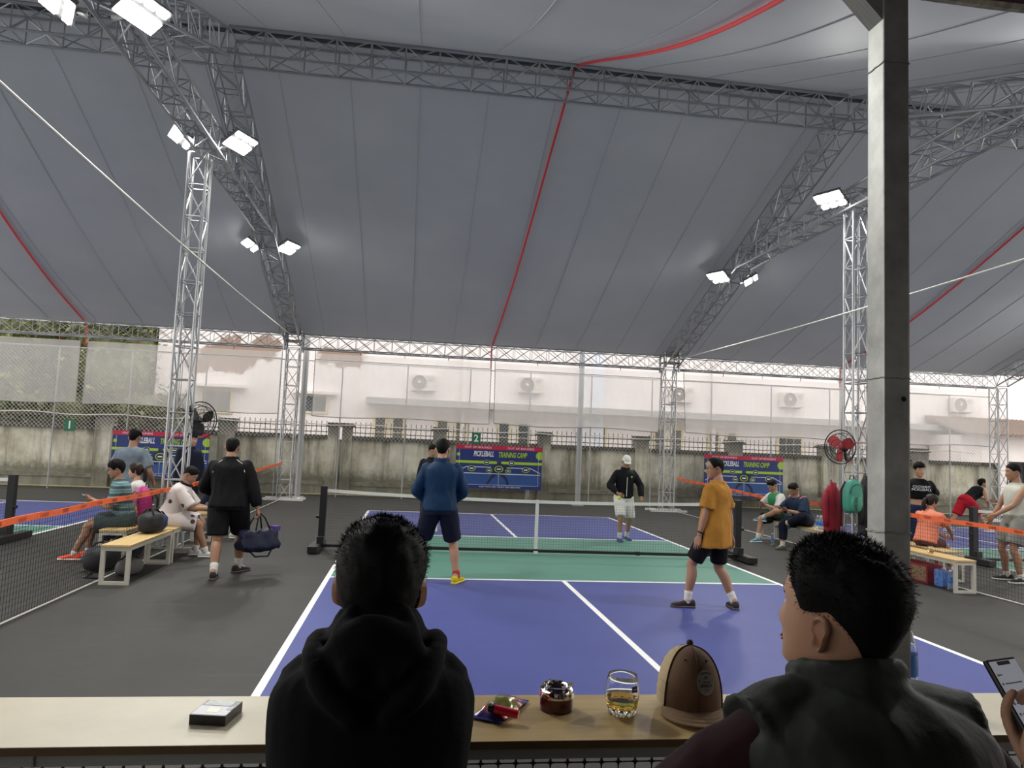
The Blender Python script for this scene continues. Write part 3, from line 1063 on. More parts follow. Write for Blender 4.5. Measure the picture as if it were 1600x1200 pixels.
# ================================================================ BARRIER NETS BETWEEN COURTS
def barrier(x, ya, yb, zt, lab, side):
    r = empty('barrier_net', (x, (ya + yb) / 2, 0))
    tag(r, lab, 'net', 'barrier nets between courts')
    L_ = yb - ya
    R = Matrix.Rotation(PI / 2, 4, 'Z')
    ztop = lambda t: np.interp(t + (ya + yb) / 2, [p[0] for p in zt], [p[1] for p in zt])
    mb = MB()
    cords(mb, -L_ / 2, L_ / 2, lambda t: .012 + .02 * abs(math.sin(t * 1.9)), lambda t: float(ztop(t)), .052, .0021)
    mb.build('net_mesh', m_net, r, mw=R)['kind'] = 'stuff'
    n = 40
    rows = []
    for dy, dz in ((-.006, -.062), (-.006, 0), (.006, 0), (.006, -.062), (-.006, -.062)):
        rows.append([(-L_ / 2 + L_ * i / n, dy + .006 * math.sin(i * 2.1), float(ztop(-L_ / 2 + L_ * i / n)) + dz + .006 * math.sin(i * 1.3)) for i in range(n + 1)])
    tp = MB().grid(rows).build('orange_tape', m_orange, r, mw=R)
    lt = MB()
    rnd = random.Random(3)
    t = -L_ / 2 + .3
    while t < L_ / 2 - .3:
        for q in range(5):
            tt = t + q * .028
            z = float(ztop(tt)) - .03
            for s in (-1, 1):
                lt.add([(tt, s * .014, z - .018), (tt + .010, s * .014, z - .018), (tt + .022, s * .014, z + .018), (tt + .012, s * .014, z + .018)], [(0, 1, 2, 3)])
        t += .42
    lt.build('tape_print', M('tape_print', (.12, .03, .02), .6), tp)
    MB().tube([(-L_ / 2 + L_ * i / 20, 0, .012) for i in range(21)], .009, 5).build('bottom_cord', m_cord, r, mw=R)


barrier(-5.60, -7.0, 9.0, [(-7, .93), (-4.9, .93), (-2.9, .945), (-.4, .93), (5.2, .96), (9.0, 1.03)], 'black barrier net with orange tape left of the middle court', 1)
barrier(5.76, -7.0, 9.0, [(-7, .95), (-3.4, .95), (-1.2, .965), (3.4, .87), (9.0, 1.01)], 'black barrier net with orange tape right of the middle court', -1)

# ================================================================ BENCHES
k = NT('pine_board')
tcb = k.n('TexCoord').outputs['Object']
gr = k.noise(2.2, 6, k.mapping(tcb, (18, 1.2, 6)), .55)
k.l(k.ramp(gr, [(.3, (.46, .31, .12)), (.55, (.58, .41, .18)), (.75, (.64, .48, .24))]), k.b.inputs['Base Color'])
k.b.inputs['Roughness'].default_value = .45
m_pine = k.m


def bench(x0, x1, y0, y1, lab, h=.45):
    r = empty('wooden_bench', ((x0 + x1) / 2, (y0 + y1) / 2, 0))
    tag(r, lab, 'bench', 'courtside benches')
    hx, hy = (x1 - x0) / 2, (y1 - y0) / 2
    bevelled_box((0, 0, h - .012), (2 * hx, 2 * hy, .024), .004).build('seat_board', m_pine, r)
    c = .02
    for sy in (-1, 1):
        y = sy * (hy - .03)
        mb = MB()
        for sx in (-1, 1):
            mb.box2((sx * hx, y - c, .035), (sx * (hx - .045), y + c, h - .07))
        mb.box2((-hx, y - c, 0), (hx, y + c, .035)).box2((-hx, y - c, h - .07), (hx, y + c, h - .024))
        mb.build('leg_frame', m_cream, r)
    for sx in (-1, 1):
        bar('seat_rail', (sx * (hx - .02), -hy + .03, h - .045), (sx * (hx - .02), hy - .03, h - .045), .018, m_cream, r, square=True)
    return r


bench(-5.52, -5.20, -2.90, -1.42, 'near left bench with a black bag on its far end')
bench(-5.54, -5.20, -1.36, -.14, 'left bench carrying the man in the white patterned shirt')
bench(-6.06, -5.72, -1.60, -.12, 'left bench behind the barrier net under the striped shirt man')
bench(-5.56, -5.24, .70, 2.0, 'left bench beyond the floodlight tower')
bench(5.38, 5.70, -2.62, -.75, 'right bench beside the barrier net with a glass on it')
bench(5.88, 6.24, -1.75, -.55, 'right bench behind the barrier net under the seated girl')
bench(5.34, 5.68, .55, 2.95, 'right bench with two seated men and bottled water')


# ================================================================ TOWER FANS
def fan(x, y, z, face, lab, red=True):
    """face: direction the fan blows, degrees about z from +x"""
    r = empty('wall_fan', (x, y, z), math.radians(face))
    tag(r, lab, 'fan', 'fans on the floodlight towers')
    g1 = Matrix.Rotation(PI / 2, 3, 'Y')
    mred = M('fan_red', (.42, .03, .04), .4)
    cage = MB()
    for rad, off in ((.29, .05), (.22, .10), (.12, .13), (.24, -.02)):
        cage.tube([(off, rad * math.cos(a * PI / 14), rad * math.sin(a * PI / 14)) for a in range(28)], .006 if rad < .28 else .010, 5, closed=True)
    cage.build('cage_ring', m_black, r)
    for a in range(20):
        t = a * PI / 10
        cy, cz = math.cos(t), math.sin(t)
        MB().tube([(.13, .04 * cy, .04 * cz), (.11, .18 * cy, .18 * cz), (.05, .29 * cy, .29 * cz), (-.02, .24 * cy, .24 * cz), (-.05, .08 * cy, .08 * cz)], .0022, 3, caps=False).build('cage_wire', m_black, r)
    MB().ellipsoid((-.06, 0, 0), (.09, .085, .085), 14, 8).build('motor', m_black, r, smooth=True)
    MB().ellipsoid((.03, 0, 0), (.04, .05, .05), 12, 6).build('hub', mred if red else m_black, r, smooth=True)
    for b_ in range(3):
        t = b_ * 2 * PI / 3 + .4
        e1 = Vector((0, math.cos(t), math.sin(t)))
        e2 = Vector((0, -math.sin(t), math.cos(t)))
        rows = []
        for i in range(6):
            rr = .05 + i * .04
            wd = .035 + .055 * math.sin(PI * (i + .6) / 6.5)
            rows.append([e1 * rr + e2 * (wd * s) + Vector((.035 + s * .03, 0, 0)) for s in (-1, -.3, .4, 1)])
        rows2 = [[q + Vector((-.004, 0, 0)) for q in row] for row in rows]
        MB().grid(rows).grid(rows2).build('fan_blade', mred if red else m_black, r, smooth=True)
    bar('bracket', (-.08, 0, 0), (-.14, 0, -.22), .02, m_black, r, square=True)
    bar('bracket', (-.14, 0, -.22), (-.24, 0, -.22), .025, mred if red else m_black, r, square=True)
    return r


fan(-5.46, .34, 1.96, -40, 'black cage fan fixed on the left lattice tower', red=False)
fan(5.20, -.22, 1.97, 205, 'red and black cage fan fixed on the right lattice tower')


# ================================================================ BAGS
def backpack(loc, rz, w_, d_, h_, m1, m2, lab, name='backpack', tiltx=0.0, pocket=None, text=None):
    r = empty(name, loc, rz)
    tag(r, lab, 'backpack')
    T = Matrix.Rotation(tiltx, 4, 'X')
    rows = []
    for i in range(13):
        t = i / 12
        f = (.86 + .14 * math.sin(PI * min(1, t * 1.3))) * (1.0 if t < .72 else math.sqrt(max(.02, 1 - ((t - .72) / .285) ** 2)))
        if i in (0,):
            f *= .8
        rows.append([(w_ / 2 * f * math.copysign(abs(math.cos(a)) ** .6, math.cos(a)), d_ / 2 * f * math.copysign(abs(math.sin(a)) ** .6, math.sin(a)), h_ * t)
                     for a in [2 * PI * j / 20 for j in range(20)]])
    cap0 = [[(p[0] * .02, p[1] * .02, p[2]) for p in rows[0]]]
    MB().grid(cap0 + rows + [[(0, 0, h_)] * 20], wrap=True).build('pack_body', m1, r, smooth=True, mw=T)
    pk = []
    for i in range(9):
        t = i / 8
        f = math.sin(PI * (.12 + .76 * t)) ** .35
        pk.append([(w_ * .36 * f * math.copysign(abs(math.cos(a)) ** .6, math.cos(a)), -d_ * .42 - d_ * .28 * f * max(0, math.sin(a)) - .0, .04 + h_ * .42 * t)
                   for a in [PI * j / 12 for j in range(13)]])
    MB().grid(pk).build('front_pocket', pocket or m1, r, smooth=True, mw=T)
    zp = [(w_ * .40 * math.cos(a), -d_ * .50, h_ * .56 + h_ * .30 * math.sin(a)) for a in [PI * j / 14 for j in range(15)]]
    MB().tube(zp, .007, 5).build('zip', m2, r, mw=T)
    MB().tube([(-.04, d_ * .2, h_ * .97), (-.035, d_ * .2, h_ + .05), (.035, d_ * .2, h_ + .05), (.04, d_ * .2, h_ * .97)], .009, 6).build('carry_handle', m2, r, smooth=True, mw=T)
    for s in (-1, 1):
        MB().tube([(s * w_ * .25, d_ * .45, h_ * .9), (s * w_ * .32, d_ * .78, h_ * .65), (s * w_ * .36, d_ * .7, h_ * .3), (s * w_ * .34, d_ * .45, h_ * .08)], .016, 6).build('shoulder_strap', m2, r, smooth=True, mw=T)
    if text:
        t = lettering(text, .075, (-w_ * .15, -d_ * .735, h_ * .27), (PI / 2 + tiltx, PI / 2, 0), m2, r, extrude=.001, bold=.003)
    return r


m_teal = M('teal_nylon', (.055, .30, .215), .5, var=.08, bump=.15, bscale=60)
m_tealk = M('dark_trim', (.015, .02, .02), .6)
m_pink = M('magenta_nylon', (.42, .015, .16), .55, var=.1, bump=.15, bscale=60)
m_blackcl = M('black_nylon', (.014, .015, .018), .65, bump=.2, bscale=40)
m_navycl = M('navy_nylon', (.008, .012, .032), .6, spec=.3, bump=.2, bscale=40)
m_redcl = M('crimson_cloth', (.26, .008, .022), .7, var=.12, bump=.25, bscale=30)
m_straw = M('straw_pocket', (.42, .30, .11), .8, var=.3, vscale=40, bump=.3, bscale=90)
backpack((5.28, -.40, .88), .12, .33, .20, .56, m_teal, m_tealk, 'teal racket backpack hanging on the right lattice tower', tiltx=.05, text='TICOT')
backpack((-5.82, -.80, .45), -.9, .33, .22, .52, m_pink, m_tealk, 'magenta backpack with a straw coloured pocket on the left bench', pocket=m_straw)


def soft_bag(name, loc, rz, s, m, lab, cat='bag', seed=1, straps=True):
    r = empty(name, loc, rz)
    tag(r, lab, cat)
    rows = []
    for i in range(13):
        t = PI * i / 12
        row = []
        for j in range(20):
            a = 2 * PI * j / 20
            q = Vector((math.copysign(abs(math.cos(a)) ** .7, math.cos(a)) * math.sin(t) ** .6, math.copysign(abs(math.sin(a)) ** .7, math.sin(a)) * math.sin(t) ** .6, -math.copysign(abs(math.cos(t)) ** .8, math.cos(t))))
            k_ = 1 + .10 * noise.noise(q * 1.8 + Vector((seed * 3.1, 0, 0)))
            row.append((q.x * s[0] / 2 * k_, q.y * s[1] / 2 * k_, s[2] / 2 + q.z * s[2] / 2 * (k_ if q.z > 0 else 1)))
        rows.append(row)
    MB().grid(rows, wrap=True).build('bag_body', m, r, smooth=True)
    if straps:
        for sy in (-1, 1):
            MB().tube([(-.12 * s[0] / .4, sy * s[1] * .3, s[2] * .85), (-.06 * s[0] / .4, sy * s[1] * .15, s[2] * 1.12), (.06 * s[0] / .4, sy * s[1] * .15, s[2] * 1.12), (.12 * s[0] / .4, sy * s[1] * .3, s[2] * .85)], .012, 6).build('handle', m_blackmat, r, smooth=True)
        MB().tube([(-s[0] * .42, 0, s[2] * .80), (0, 0, s[2] * 1.0), (s[0] * .42, 0, s[2] * .80)], .006, 5).build('zip', m_blackmat, r)
    return r


soft_bag('gym_bag', (-5.37, -1.78, .45), 1.5, (.40, .26, .27), m_blackcl, 'black gym bag on the far end of the near left bench', seed=2)
soft_bag('gym_bag', (-5.36, -1.55, .45), 1.4, (.22, .24, .22), M('dark_blue_nylon', (.016, .03, .10), .6, bump=.2, bscale=40), 'small dark blue bag behind the black gym bag', seed=5)
soft_bag('gym_bag', (-5.86, -1.95, 0), 1.4, (.55, .30, .30), m_blackcl, 'black bag on the floor under the near left bench', seed=3)
soft_bag('gym_bag', (-5.42, -2.25, 0), 1.2, (.34, .22, .20), M('grey_nylon', (.10, .10, .095), .7, bump=.2), 'small grey bag on the floor under the near left bench', seed=9)
soft_bag('gym_bag', (-5.89, -.95, 0), 1.5, (.6, .28, .36), m_blackcl, 'black bag standing under the middle left bench', seed=12)
def hung_jacket(loc, rz, w_, h_, m, lab, seed):
    r = empty('hanging_jacket', loc, rz)
    tag(r, lab, 'jacket', 'jackets hung on the right tower')
    rows = []
    for i in range(17):
        t = i / 16
        wd = w_ * np.interp(t, [0, .08, .2, .5, 1], [.16, .5, .82, .9, 1.0])
        dp = .11 * np.interp(t, [0, .1, .4, 1], [.5, .9, 1.0, .8])
        row = []
        for j in range(28):
            a = 2 * PI * j / 28
            fold = 1 + .22 * t * math.sin(a * 5 + seed) + .10 * noise.noise(Vector((math.cos(a) * 2 + seed, math.sin(a) * 2, t * 4)))
            row.append((wd / 2 * math.cos(a) * (1 + .03 * math.sin(a * 5)), dp * math.sin(a) * fold, h_ * (1 - t) + .02 * t * math.sin(a * 4 + seed)))
        rows.append(row)
    MB().grid([[(0, 0, h_)] * 28] + rows + [[(0, 0, .03)] * 28], wrap=True).build('jacket_body', m, r, smooth=True)
    for s in (-1, 1):
        MB().tube([(s * w_ * .36, 0, h_ * .86), (s * w_ * .52, -.02, h_ * .62), (s * w_ * .50, -.03, h_ * .36), (s * w_ * .46, -.04, h_ * .20)], [.05, .058, .05, .042], 10).build('sleeve', m, r, smooth=True)
    MB().tube([(-.05, -.04, h_ * .99), (0, -.055, h_ * .96), (.05, -.04, h_ * .99), (.0, .04, h_ * 1.01)], .018, 8, closed=True).build('collar', m, r, smooth=True)
    MB().tube([(0, 0, h_), (0, .02, h_ + .06), (0, .05, h_ + .03)], .006, 5).build('hang_loop', m_blackmat, r)


hung_jacket((5.20, .06, .42), .2, .34, .92, m_redcl, 'crimson jacket hanging behind the teal backpack', 4)
soft_bag('racket_bag', (5.66, -.62, .42), .3, (.30, .26, .52), m_redcl, 'crimson bag beside the steel pillar below the teal backpack', seed=6)
hung_jacket((5.56, -.36, .50), .3, .32, .98, m_blackcl, 'black jacket hung on the right lattice tower beside the steel pillar', 7)

# duffel carried by the walking man (hangs from his right hand)
df_ = empty('duffel_bag', (-3.955, -2.13, .30), .75)
df_.scale = (.92, 1.0, 1.0)
tag(df_, 'navy duffel bag carried by the walking man in black', 'bag')
rows = []
for i in range(15):
    t = i / 14
    x = -.28 + .56 * t
    f = 1.0 if .12 < t < .88 else .86
    row = []
    for j in range(20):
        a = 2 * PI * j / 20
        q = Vector((x * 5, math.cos(a), math.sin(a)))
        kk = f * (1 + .16 * noise.noise(q * 1.6) + .06 * noise.noise(q * 4.1))
        sy_, sz_ = math.copysign(abs(math.cos(a)) ** .55, math.cos(a)), math.copysign(abs(math.sin(a)) ** .55, math.sin(a))
        row.append((x * (1.0 if sz_ < 0 else .88), (.15 if sz_ < 0 else .115) * kk * sy_, .15 + .145 * kk * sz_ - (.035 * math.sin(PI * t) if sz_ > 0 else 0)))
    rows.append(row)
ends = [[(rows[0][0][0] - .01, .02 * math.cos(j), .17) for j in range(20)]], [[(rows[-1][0][0] + .01, .02 * math.cos(j), .17) for j in range(20)]]
MB().grid([r_[::-1] for r_ in ends[0] + rows + ends[1]], wrap=True).build('bag_body', m_navycl, df_, smooth=True)
for s in (-1, 1):
    MB().tube([(-.11, s * .10, .27), (-.05, s * .05, .42), (.0, s * .02, .47), (.05, s * .05, .42), (.11, s * .10, .27)], .011, 6).build('handle', m_blackmat, df_, smooth=True)
MB().tube([(-.25, -.05, .10), (-.1, -.10, -.05), (.1, -.10, -.06), (.25, -.05, .12)], .012, 6).build('shoulder_strap', m_blackmat, df_, smooth=True)
MB().box((.27, .02, .27), (.10, .10, .06)).build('purple_pouch', M('purple_cloth', (.08, .03, .22), .7), df_)
# small camera-stool / tripod bits and sandal on the floor
sd = empty('sandal', (-5.74, -2.50, 0), 1.3)
tag(sd, 'dark sandal lying on the floor beside the near left bench', 'sandal')
MB().ellipsoid((0, 0, .015), (.05, .13, .015), 14, 6).build('sole', m_black, sd, smooth=True)
MB().tube([(-.045, .03, .02), (0, .04, .06), (.045, .03, .02)], .012, 6).build('strap', m_blackmat, sd, smooth=True)

# ================================================================ BOTTLES, BOX, GLASSES
m_pet = M('clear_plastic', (.85, .90, .95), .08, trans=.9, ior=1.2, spec=.5)
m_blabel = M('blue_bottle_label', (.03, .16, .55), .4, var=.3, vscale=30)
m_bcap = M('white_cap', (.7, .75, .82), .5)
PET = [(0, .0), (.030, .0), (.032, .006), (.032, .045), (.029, .055), (.032, .065), (.032, .135), (.029, .15), (.020, .185), (.0125, .195), (.0125, .208), (0, .208)]


def bottle(loc, lab, group, s=1.0):
    r = empty('water_bottle', loc)
    tag(r, lab, 'bottle', group)
    MB().lathe([(a * s, b * s) for a, b in PET], 16).build('bottle_body', m_pet, r, smooth=True)
    MB().lathe([(.0325 * s, .075 * s), (.033 * s, .076 * s), (.033 * s, .128 * s), (.0325 * s, .129 * s)], 16).build('label_sleeve', m_blabel, r, smooth=True)
    MB().lathe([(0, .222 * s), (.014 * s, .222 * s), (.0145 * s, .203 * s), (.0, .203 * s)], 12).build('bottle_cap', m_bcap, r)


for i in range(3):
    for j in range(2):
        bottle((5.43 + j * .075, .72 + i * .09, .45), 'small water bottle in the clear pack on the right bench', 'bottled water pack on the right bench', 1.15)
bottle((5.18, 2.12, 0), 'single water bottle on the floor by the green shirt man', 'loose water bottles')
bottle((5.56, -2.30, 0), 'water bottle on the floor under the near right bench, right of the carton', 'loose water bottles', 1.2)
bottle((5.50, -.98, 0), 'water bottle on the floor under the near right bench, left of the carton', 'loose water bottles', 1.2)
bottle((-.693, -9.925, 1.10), 'water bottle on the counter behind the steel pillar', 'counter bottle', 1.05)
bx = empty('beer_carton', (5.60, -1.62, 0), .04)
tag(bx, 'dark red drinks carton under the right bench', 'box')
bevelled_box((0, 0, .135), (.26, .62, .27), .006).build('carton', M('carton_red', (.22, .012, .025), .6, var=.12), bx)
MB().box2((-.1325, -.28, .03), (-.131, .02, .24)).build('carton_picture', M('carton_art', (.20, .13, .07), .6, var=.8, vscale=30), bx)
MB().box2((-.1325, .09, .05), (-.131, .14, .22)).build('carton_stripe', M('carton_stripe', (.5, .45, .38), .6), bx)
bxb = empty('water_pack', (5.62, -2.16, 0), 0)
tag(bxb, 'blue and clear pack of water under the near end of the right bench', 'water pack')
bevelled_box((0, .06, .12), (.20, .18, .24), .03).build('pack_wrap', M('blue_wrap', (.10, .20, .5), .25, var=.5, vscale=20), bxb)
MB().tube([(-.02, .0, .24), (0, .06, .29), (.02, .12, .24)], .008, 5).build('carry_loop', m_white, bxb)

k = NT('clear_glass')
k.b.inputs['Base Color'].default_value = (1, 1, 1, 1)
k.b.inputs['Roughness'].default_value = .0
k.b.inputs['Transmission Weight'].default_value = 1.0
k.b.inputs['IOR'].default_value = 1.45
m_glass = k.m
k = NT('pale_beer')
k.b.inputs['Base Color'].default_value = (.95, .70, .16, 1)
k.b.inputs['Roughness'].default_value = .0
k.b.inputs['Transmission Weight'].default_value = 1.0
k.b.inputs['IOR'].default_value = 1.33
m_beer = k.m


def tumbler(loc, lab, sticker=True, s=1.0):
    r = empty('whisky_tumbler', loc)
    tag(r, lab, 'glass', 'tumblers with pale beer')
    out = [(0, 0), (.029, 0), (.031, .003), (.039, .020), (.0435, .040), (.0435, .058), (.0405, .080), (.0370, .0965), (.0363, .0985)]
    inn = [(.0354, .0982), (.0356, .0965), (.0390, .080), (.0418, .058), (.0416, .040), (.036, .024), (.028, .0175), (0, .0165)]
    MB().lathe([(a * s, b * s) for a, b in out + inn], 48).build('glass_body', m_glass, r, smooth=True, sharp=35)
    MB().lathe([(a * s, b * s) for a, b in [(0, .0163), (.0282, .0173), (.0362, .0238), (.0418, .040), (0, .040)]], 40).build('beer', m_beer, r, smooth=True, sharp=60)
    for i in range(10):
        a = i * PI / 5
        MB().ellipsoid((.031 * s * math.cos(a), .031 * s * math.sin(a), .010 * s), (.006 * s, .006 * s, .010 * s), 8, 6).build('base_facet', m_glass, r, smooth=True)
    if sticker:
        rows = [[(.0418 * math.cos(a) * f, .0418 * math.sin(a) * f, z) for a in [math.radians(-72 + i * 3.4) for i in range(9)]] for z, f in ((.064, 1.035), (.0785, .985))]
        MB().grid(rows).build('brand_sticker', M('sticker_blue', (.01, .025, .16), .3), r)
        # tiny pale script line on the sticker
        rows = [[(.0418 * math.cos(a) * f * 1.006, .0418 * math.sin(a) * f * 1.006, z + .001 * math.sin(i * 2.4)) for i, a in enumerate([math.radians(-66 + i * 2) for i in range(9)])] for z, f in ((.0702, 1.012), (.0722, 1.006))]
        MB().grid(rows).build('sticker_script', M('sticker_script', (.6, .65, .75), .4), r)


tumbler((-1.527, -9.99, 1.10), 'tumbler of pale beer on the counter beside the brown cap')
tumbler((5.50, -1.98, .45), 'tumbler of pale beer on the right bench', sticker=False)

# ================================================================ COUNTER
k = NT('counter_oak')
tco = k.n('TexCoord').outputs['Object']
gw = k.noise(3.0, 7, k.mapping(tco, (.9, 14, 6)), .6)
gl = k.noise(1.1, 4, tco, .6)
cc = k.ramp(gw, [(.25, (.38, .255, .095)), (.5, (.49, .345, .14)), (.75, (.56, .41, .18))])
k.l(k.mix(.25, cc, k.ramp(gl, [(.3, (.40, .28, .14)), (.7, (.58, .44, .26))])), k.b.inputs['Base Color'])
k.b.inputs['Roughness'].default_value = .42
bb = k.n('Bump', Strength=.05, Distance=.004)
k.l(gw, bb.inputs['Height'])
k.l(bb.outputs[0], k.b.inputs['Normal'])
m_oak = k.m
m_oakedge = M('counter_edge', (.16, .105, .05), .5, var=.2)
ct = empty('bar_counter', (-1.8, -10.0, 0))
tag(ct, 'long narrow wooden bar counter in the foreground', 'counter')
m_palewood = M('pale_counter_wood', (.78, .70, .50), .42, var=.10, vscale=3, bump=.03, bscale=40)
for x0, x1, mm in ((-2.3, -.45, m_palewood), (-.448, .62, m_oak), (.622, 2.3, m_palewood)):  # top is paler at both ends, yellower along the middle
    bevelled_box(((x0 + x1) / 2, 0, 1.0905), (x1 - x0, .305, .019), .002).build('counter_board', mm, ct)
MB().box2((-2.3, -.1535, 1.082), (2.3, -.1505, 1.0985)).build('front_edge', m_oakedge, ct)
bar('support_rail', (-2.3, -.12, 1.066), (2.3, -.12, 1.066), (.014, .014), m_galv, ct, square=True)
bar('support_rail', (-2.3, .12, 1.066), (2.3, .12, 1.066), (.014, .014), m_galv, ct, square=True)
for x in (-2.2, -.35, 1.6):
    for y in (-.12, .12):
        bar('counter_leg', (x, y, 0), (x, y, 1.055), .018, m_galv, ct, square=True)
for x in (-1.05, -.23, .6):
    bar('rail_joint', (x, -.1345, 1.052), (x, -.1345, 1.08), (.003, .002), m_weld, ct, square=True)
# the black plastic mesh under the counter
pm = empty('plastic_mesh_barrier', (-1.8, -10.105, .3))
tag(pm, 'black plastic mesh stretched under the bar counter', 'mesh barrier')
mb = MB()
cw, ch = .0412, .052
nx, nz = 110, 14
for i in range(nx + 1):
    x = -2.28 + i * cw
    pts, rs = [(x, 0, .748)], [.0018]
    for j in range(nz):
        z = .731 - j * ch
        pts += [(x, 0, z), (x, 0, z - ch * .18), (x, 0, z - ch * .82)]
        rs += [.0042, .0018, .0018]
    mb.tube(pts, rs, 5)
for j in range(nz):
    z = .731 - j * ch
    pts, rs = [], []
    for i in range(nx):
        x = -2.28 + i * cw
        pts += [(x, 0, z), (x + cw * .2, 0, z), (x + cw * .8, 0, z)]
        rs += [.0042, .0017, .0017]
    mb.tube(pts, rs, 5)
mb.build('mesh_strands', m_black, pm)['kind'] = 'stuff'
bar('mesh_edge_cord', (-2.28, 0, .748), (2.25, 0, .748), .0022, m_black, pm, n=5)

# ================================================================ STEEL PILLAR AND PURPLE CANOPY
pl = empty('steel_pillar', (-.832, -10.055, 0), .0)
tag(pl, 'square galvanised steel pillar rising behind the man in the vest', 'pillar')
bevelled_box((0, 0, 1.75), (.074, .074, 3.5), .005).build('pillar_tube', m_galv, pl)
for z in (1.585, 1.99, 2.86):
    mb = MB()
    rnd = random.Random(int(z * 100))
    pts = []
    for s in range(4):
        a, b = [(-.0375, -.0375), (.0375, -.0375), (.0375, .0375), (-.0375, .0375)][s], [(.0375, -.0375), (.0375, .0375), (-.0375, .0375), (-.0375, -.0375)][s]
        for q in range(6):
            t = q / 6
            pts.append((a[0] + (b[0] - a[0]) * t, a[1] + (b[1] - a[1]) * t, z + rnd.uniform(-.002, .002)))
    mb.tube(pts, .0022 if z > 1.7 else .0035, 5, closed=True).build('weld_seam', m_weld, pl)
MB().tube([(.018, -.036, 1.935), (.018, -.0380, 1.935)], .007, 10).build('bolt_hole', m_blackmat, pl)
bar('knee_brace', (-.012, 0, 3.00), (-.57, 0, 3.56), .03, m_galv, pl, square=True)
bar('top_beam', (-3.2, 0, 3.56), (3.2, 0, 3.56), .04, m_galv, pl, square=True)
m_purplecl = M('purple_canopy_cloth', (.10, .055, .12), .8, var=.3, vscale=10, bump=.2, bscale=10)
cn = empty('seating_canopy', (0, -13, 0))
tag(cn, 'purple fabric canopy over the seating, its edge at the top right', 'canopy')
rows = []
for i in range(21):
    y = 3.12 - i * .45
    rows.append([(x, y, 3.228 + .05 * abs(y - 3.12) - .028 * max(0, x) + .02 * math.sin(x * 3.1) * (1 if i else .4)) for x in [-7 + q * .35 for q in range(41)]])
MB().grid(rows).build('canopy_cloth', m_purplecl, cn, smooth=True)  # front edge is real; unseen spread widened to shade the men's backs
MB().tube(rows[0], .016, 6).build('canopy_hem', M('canopy_hem', (.55, .52, .42), .6, var=.5, vscale=30), cn)
for x in (-6.5, 6.5):
    for y in (2.9, -5.6):
        bar('canopy_post', (x, y, 0), (x, y, 3.3 + .05 * abs(y - 3.12)), .04, m_galv, cn, square=True)
struct(MB().box2((-24, -18.2, 0), (24, -18, 3.8)).build('sky_block_wall', M('sky_block_plaster', (.35, .34, .31), .9, var=.1)), 'plain unseen wall added behind the seating to block sky light')  # unseen wall, added to keep sky light off the seated men's backs

# ================================================================ THINGS ON THE COUNTER
# cigarette pack
cp = empty('cigarette_pack', (-2.518, -9.995, 1.10), -.17)
tag(cp, 'black cigarette pack with a printed white top on the counter', 'cigarette pack')
bevelled_box((0, 0, .0115), (.085, .098, .023), .0012).build('carton', M('pack_black', (.012, .011, .012), .35), cp)
k = NT('pack_print')
tcp = k.n('TexCoord').outputs['Generated']
wv = k.n('TexWave', wave_type='BANDS')
wv.inputs['Scale'].default_value = 6.5
wv.inputs['Distortion'].default_value = 4
wv.inputs['Detail'].default_value = 1
k.l(tcp, wv.inputs['Vector'])
k.l(k.ramp(wv.outputs['Fac'], [(.35, (.12, .10, .28)), (.5, (.75, .74, .78))]), k.b.inputs['Base Color'])
k.b.inputs['Roughness'].default_value = .3
MB().box((0, -.018, .0233), (.081, .056, .0006)).build('printed_front', k.m, cp)
MB().box((-.004, .030, .0233), (.066, .034, .0006)).build('printed_picture', M('pack_picture', (.17, .23, .22), .3, var=.5, vscale=40), cp)
MB().box((.0, -.016, .0237), (.030, .030, .0006)).build('printed_label', M('pack_label', (.80, .79, .62), .3), cp)
MB().box((.034, -.002, .0238), (.012, .020, .0006)).build('printed_corner', M('pack_corner', (.09, .07, .24), .3), cp)

# snack bag with lighter on it
sn = empty('snack_bag', (-1.835, -9.962, 1.10), -.55)
tag(sn, 'shiny blue and red snack bag on the counter', 'snack bag')
k = NT('snack_foil')
tcn = k.n('TexCoord').outputs['Generated']
sx2 = k.n('SeparateXYZ')
k.l(tcn, sx2.inputs[0])
nz2 = k.math('ADD', sx2.outputs['Y'], k.math('MULTIPLY', k.math('SUBTRACT', k.noise(5, 3, tcn), .5), .25))
k.l(k.ramp(nz2, [(.0, (.03, .03, .20)), (.16, (.28, .06, .03)), (.36, (.16, .16, .02)), (.58, (.22, .24, .04)), (.72, (.30, .07, .04)), (.9, (.03, .03, .20))]), k.b.inputs['Base Color'])
k.b.inputs['Roughness'].default_value = .18
k.b.inputs['Metallic'].default_value = .35
rows, rows_b = [], []
for i in range(17):
    v = i / 16
    ra, rb_ = [], []
    for j in range(13):
        u = j / 12
        puff = (math.sin(PI * v) ** .6) * (math.sin(PI * u) ** .6)
        wr = .004 * noise.noise(Vector((u * 6, v * 7, 1.3))) * (1 if 0 < i < 16 else .4)
        ra.append(((u - .5) * .082 * (1 - .06 * puff), (v - .5) * .155, .006 + .026 * puff + wr))
        rb_.append(((u - .5) * .082 * (1 - .06 * puff), (v - .5) * .155, .002 + .002 * (1 - puff)))
    rows.append(ra)
    rows_b.append(rb_)
sb = MB().grid(rows).grid(rows_b)
sb.build('foil_pouch', k.m, sn, smooth=True)
for v, zz in ((-.082, .005), (.082, .005)):
    MB().box((0, v, zz), (.082, .016, .0016)).build('crimped_end', M('snack_blue', (.03, .035, .22), .25, .3), sn)
li = empty('cigarette_lighter', (-1.838, -10.035, 1.1245), -.34)
tag(li, 'red lighter with a black head resting on the snack bag', 'lighter')
T = Matrix.Rotation(.12, 4, 'Y')
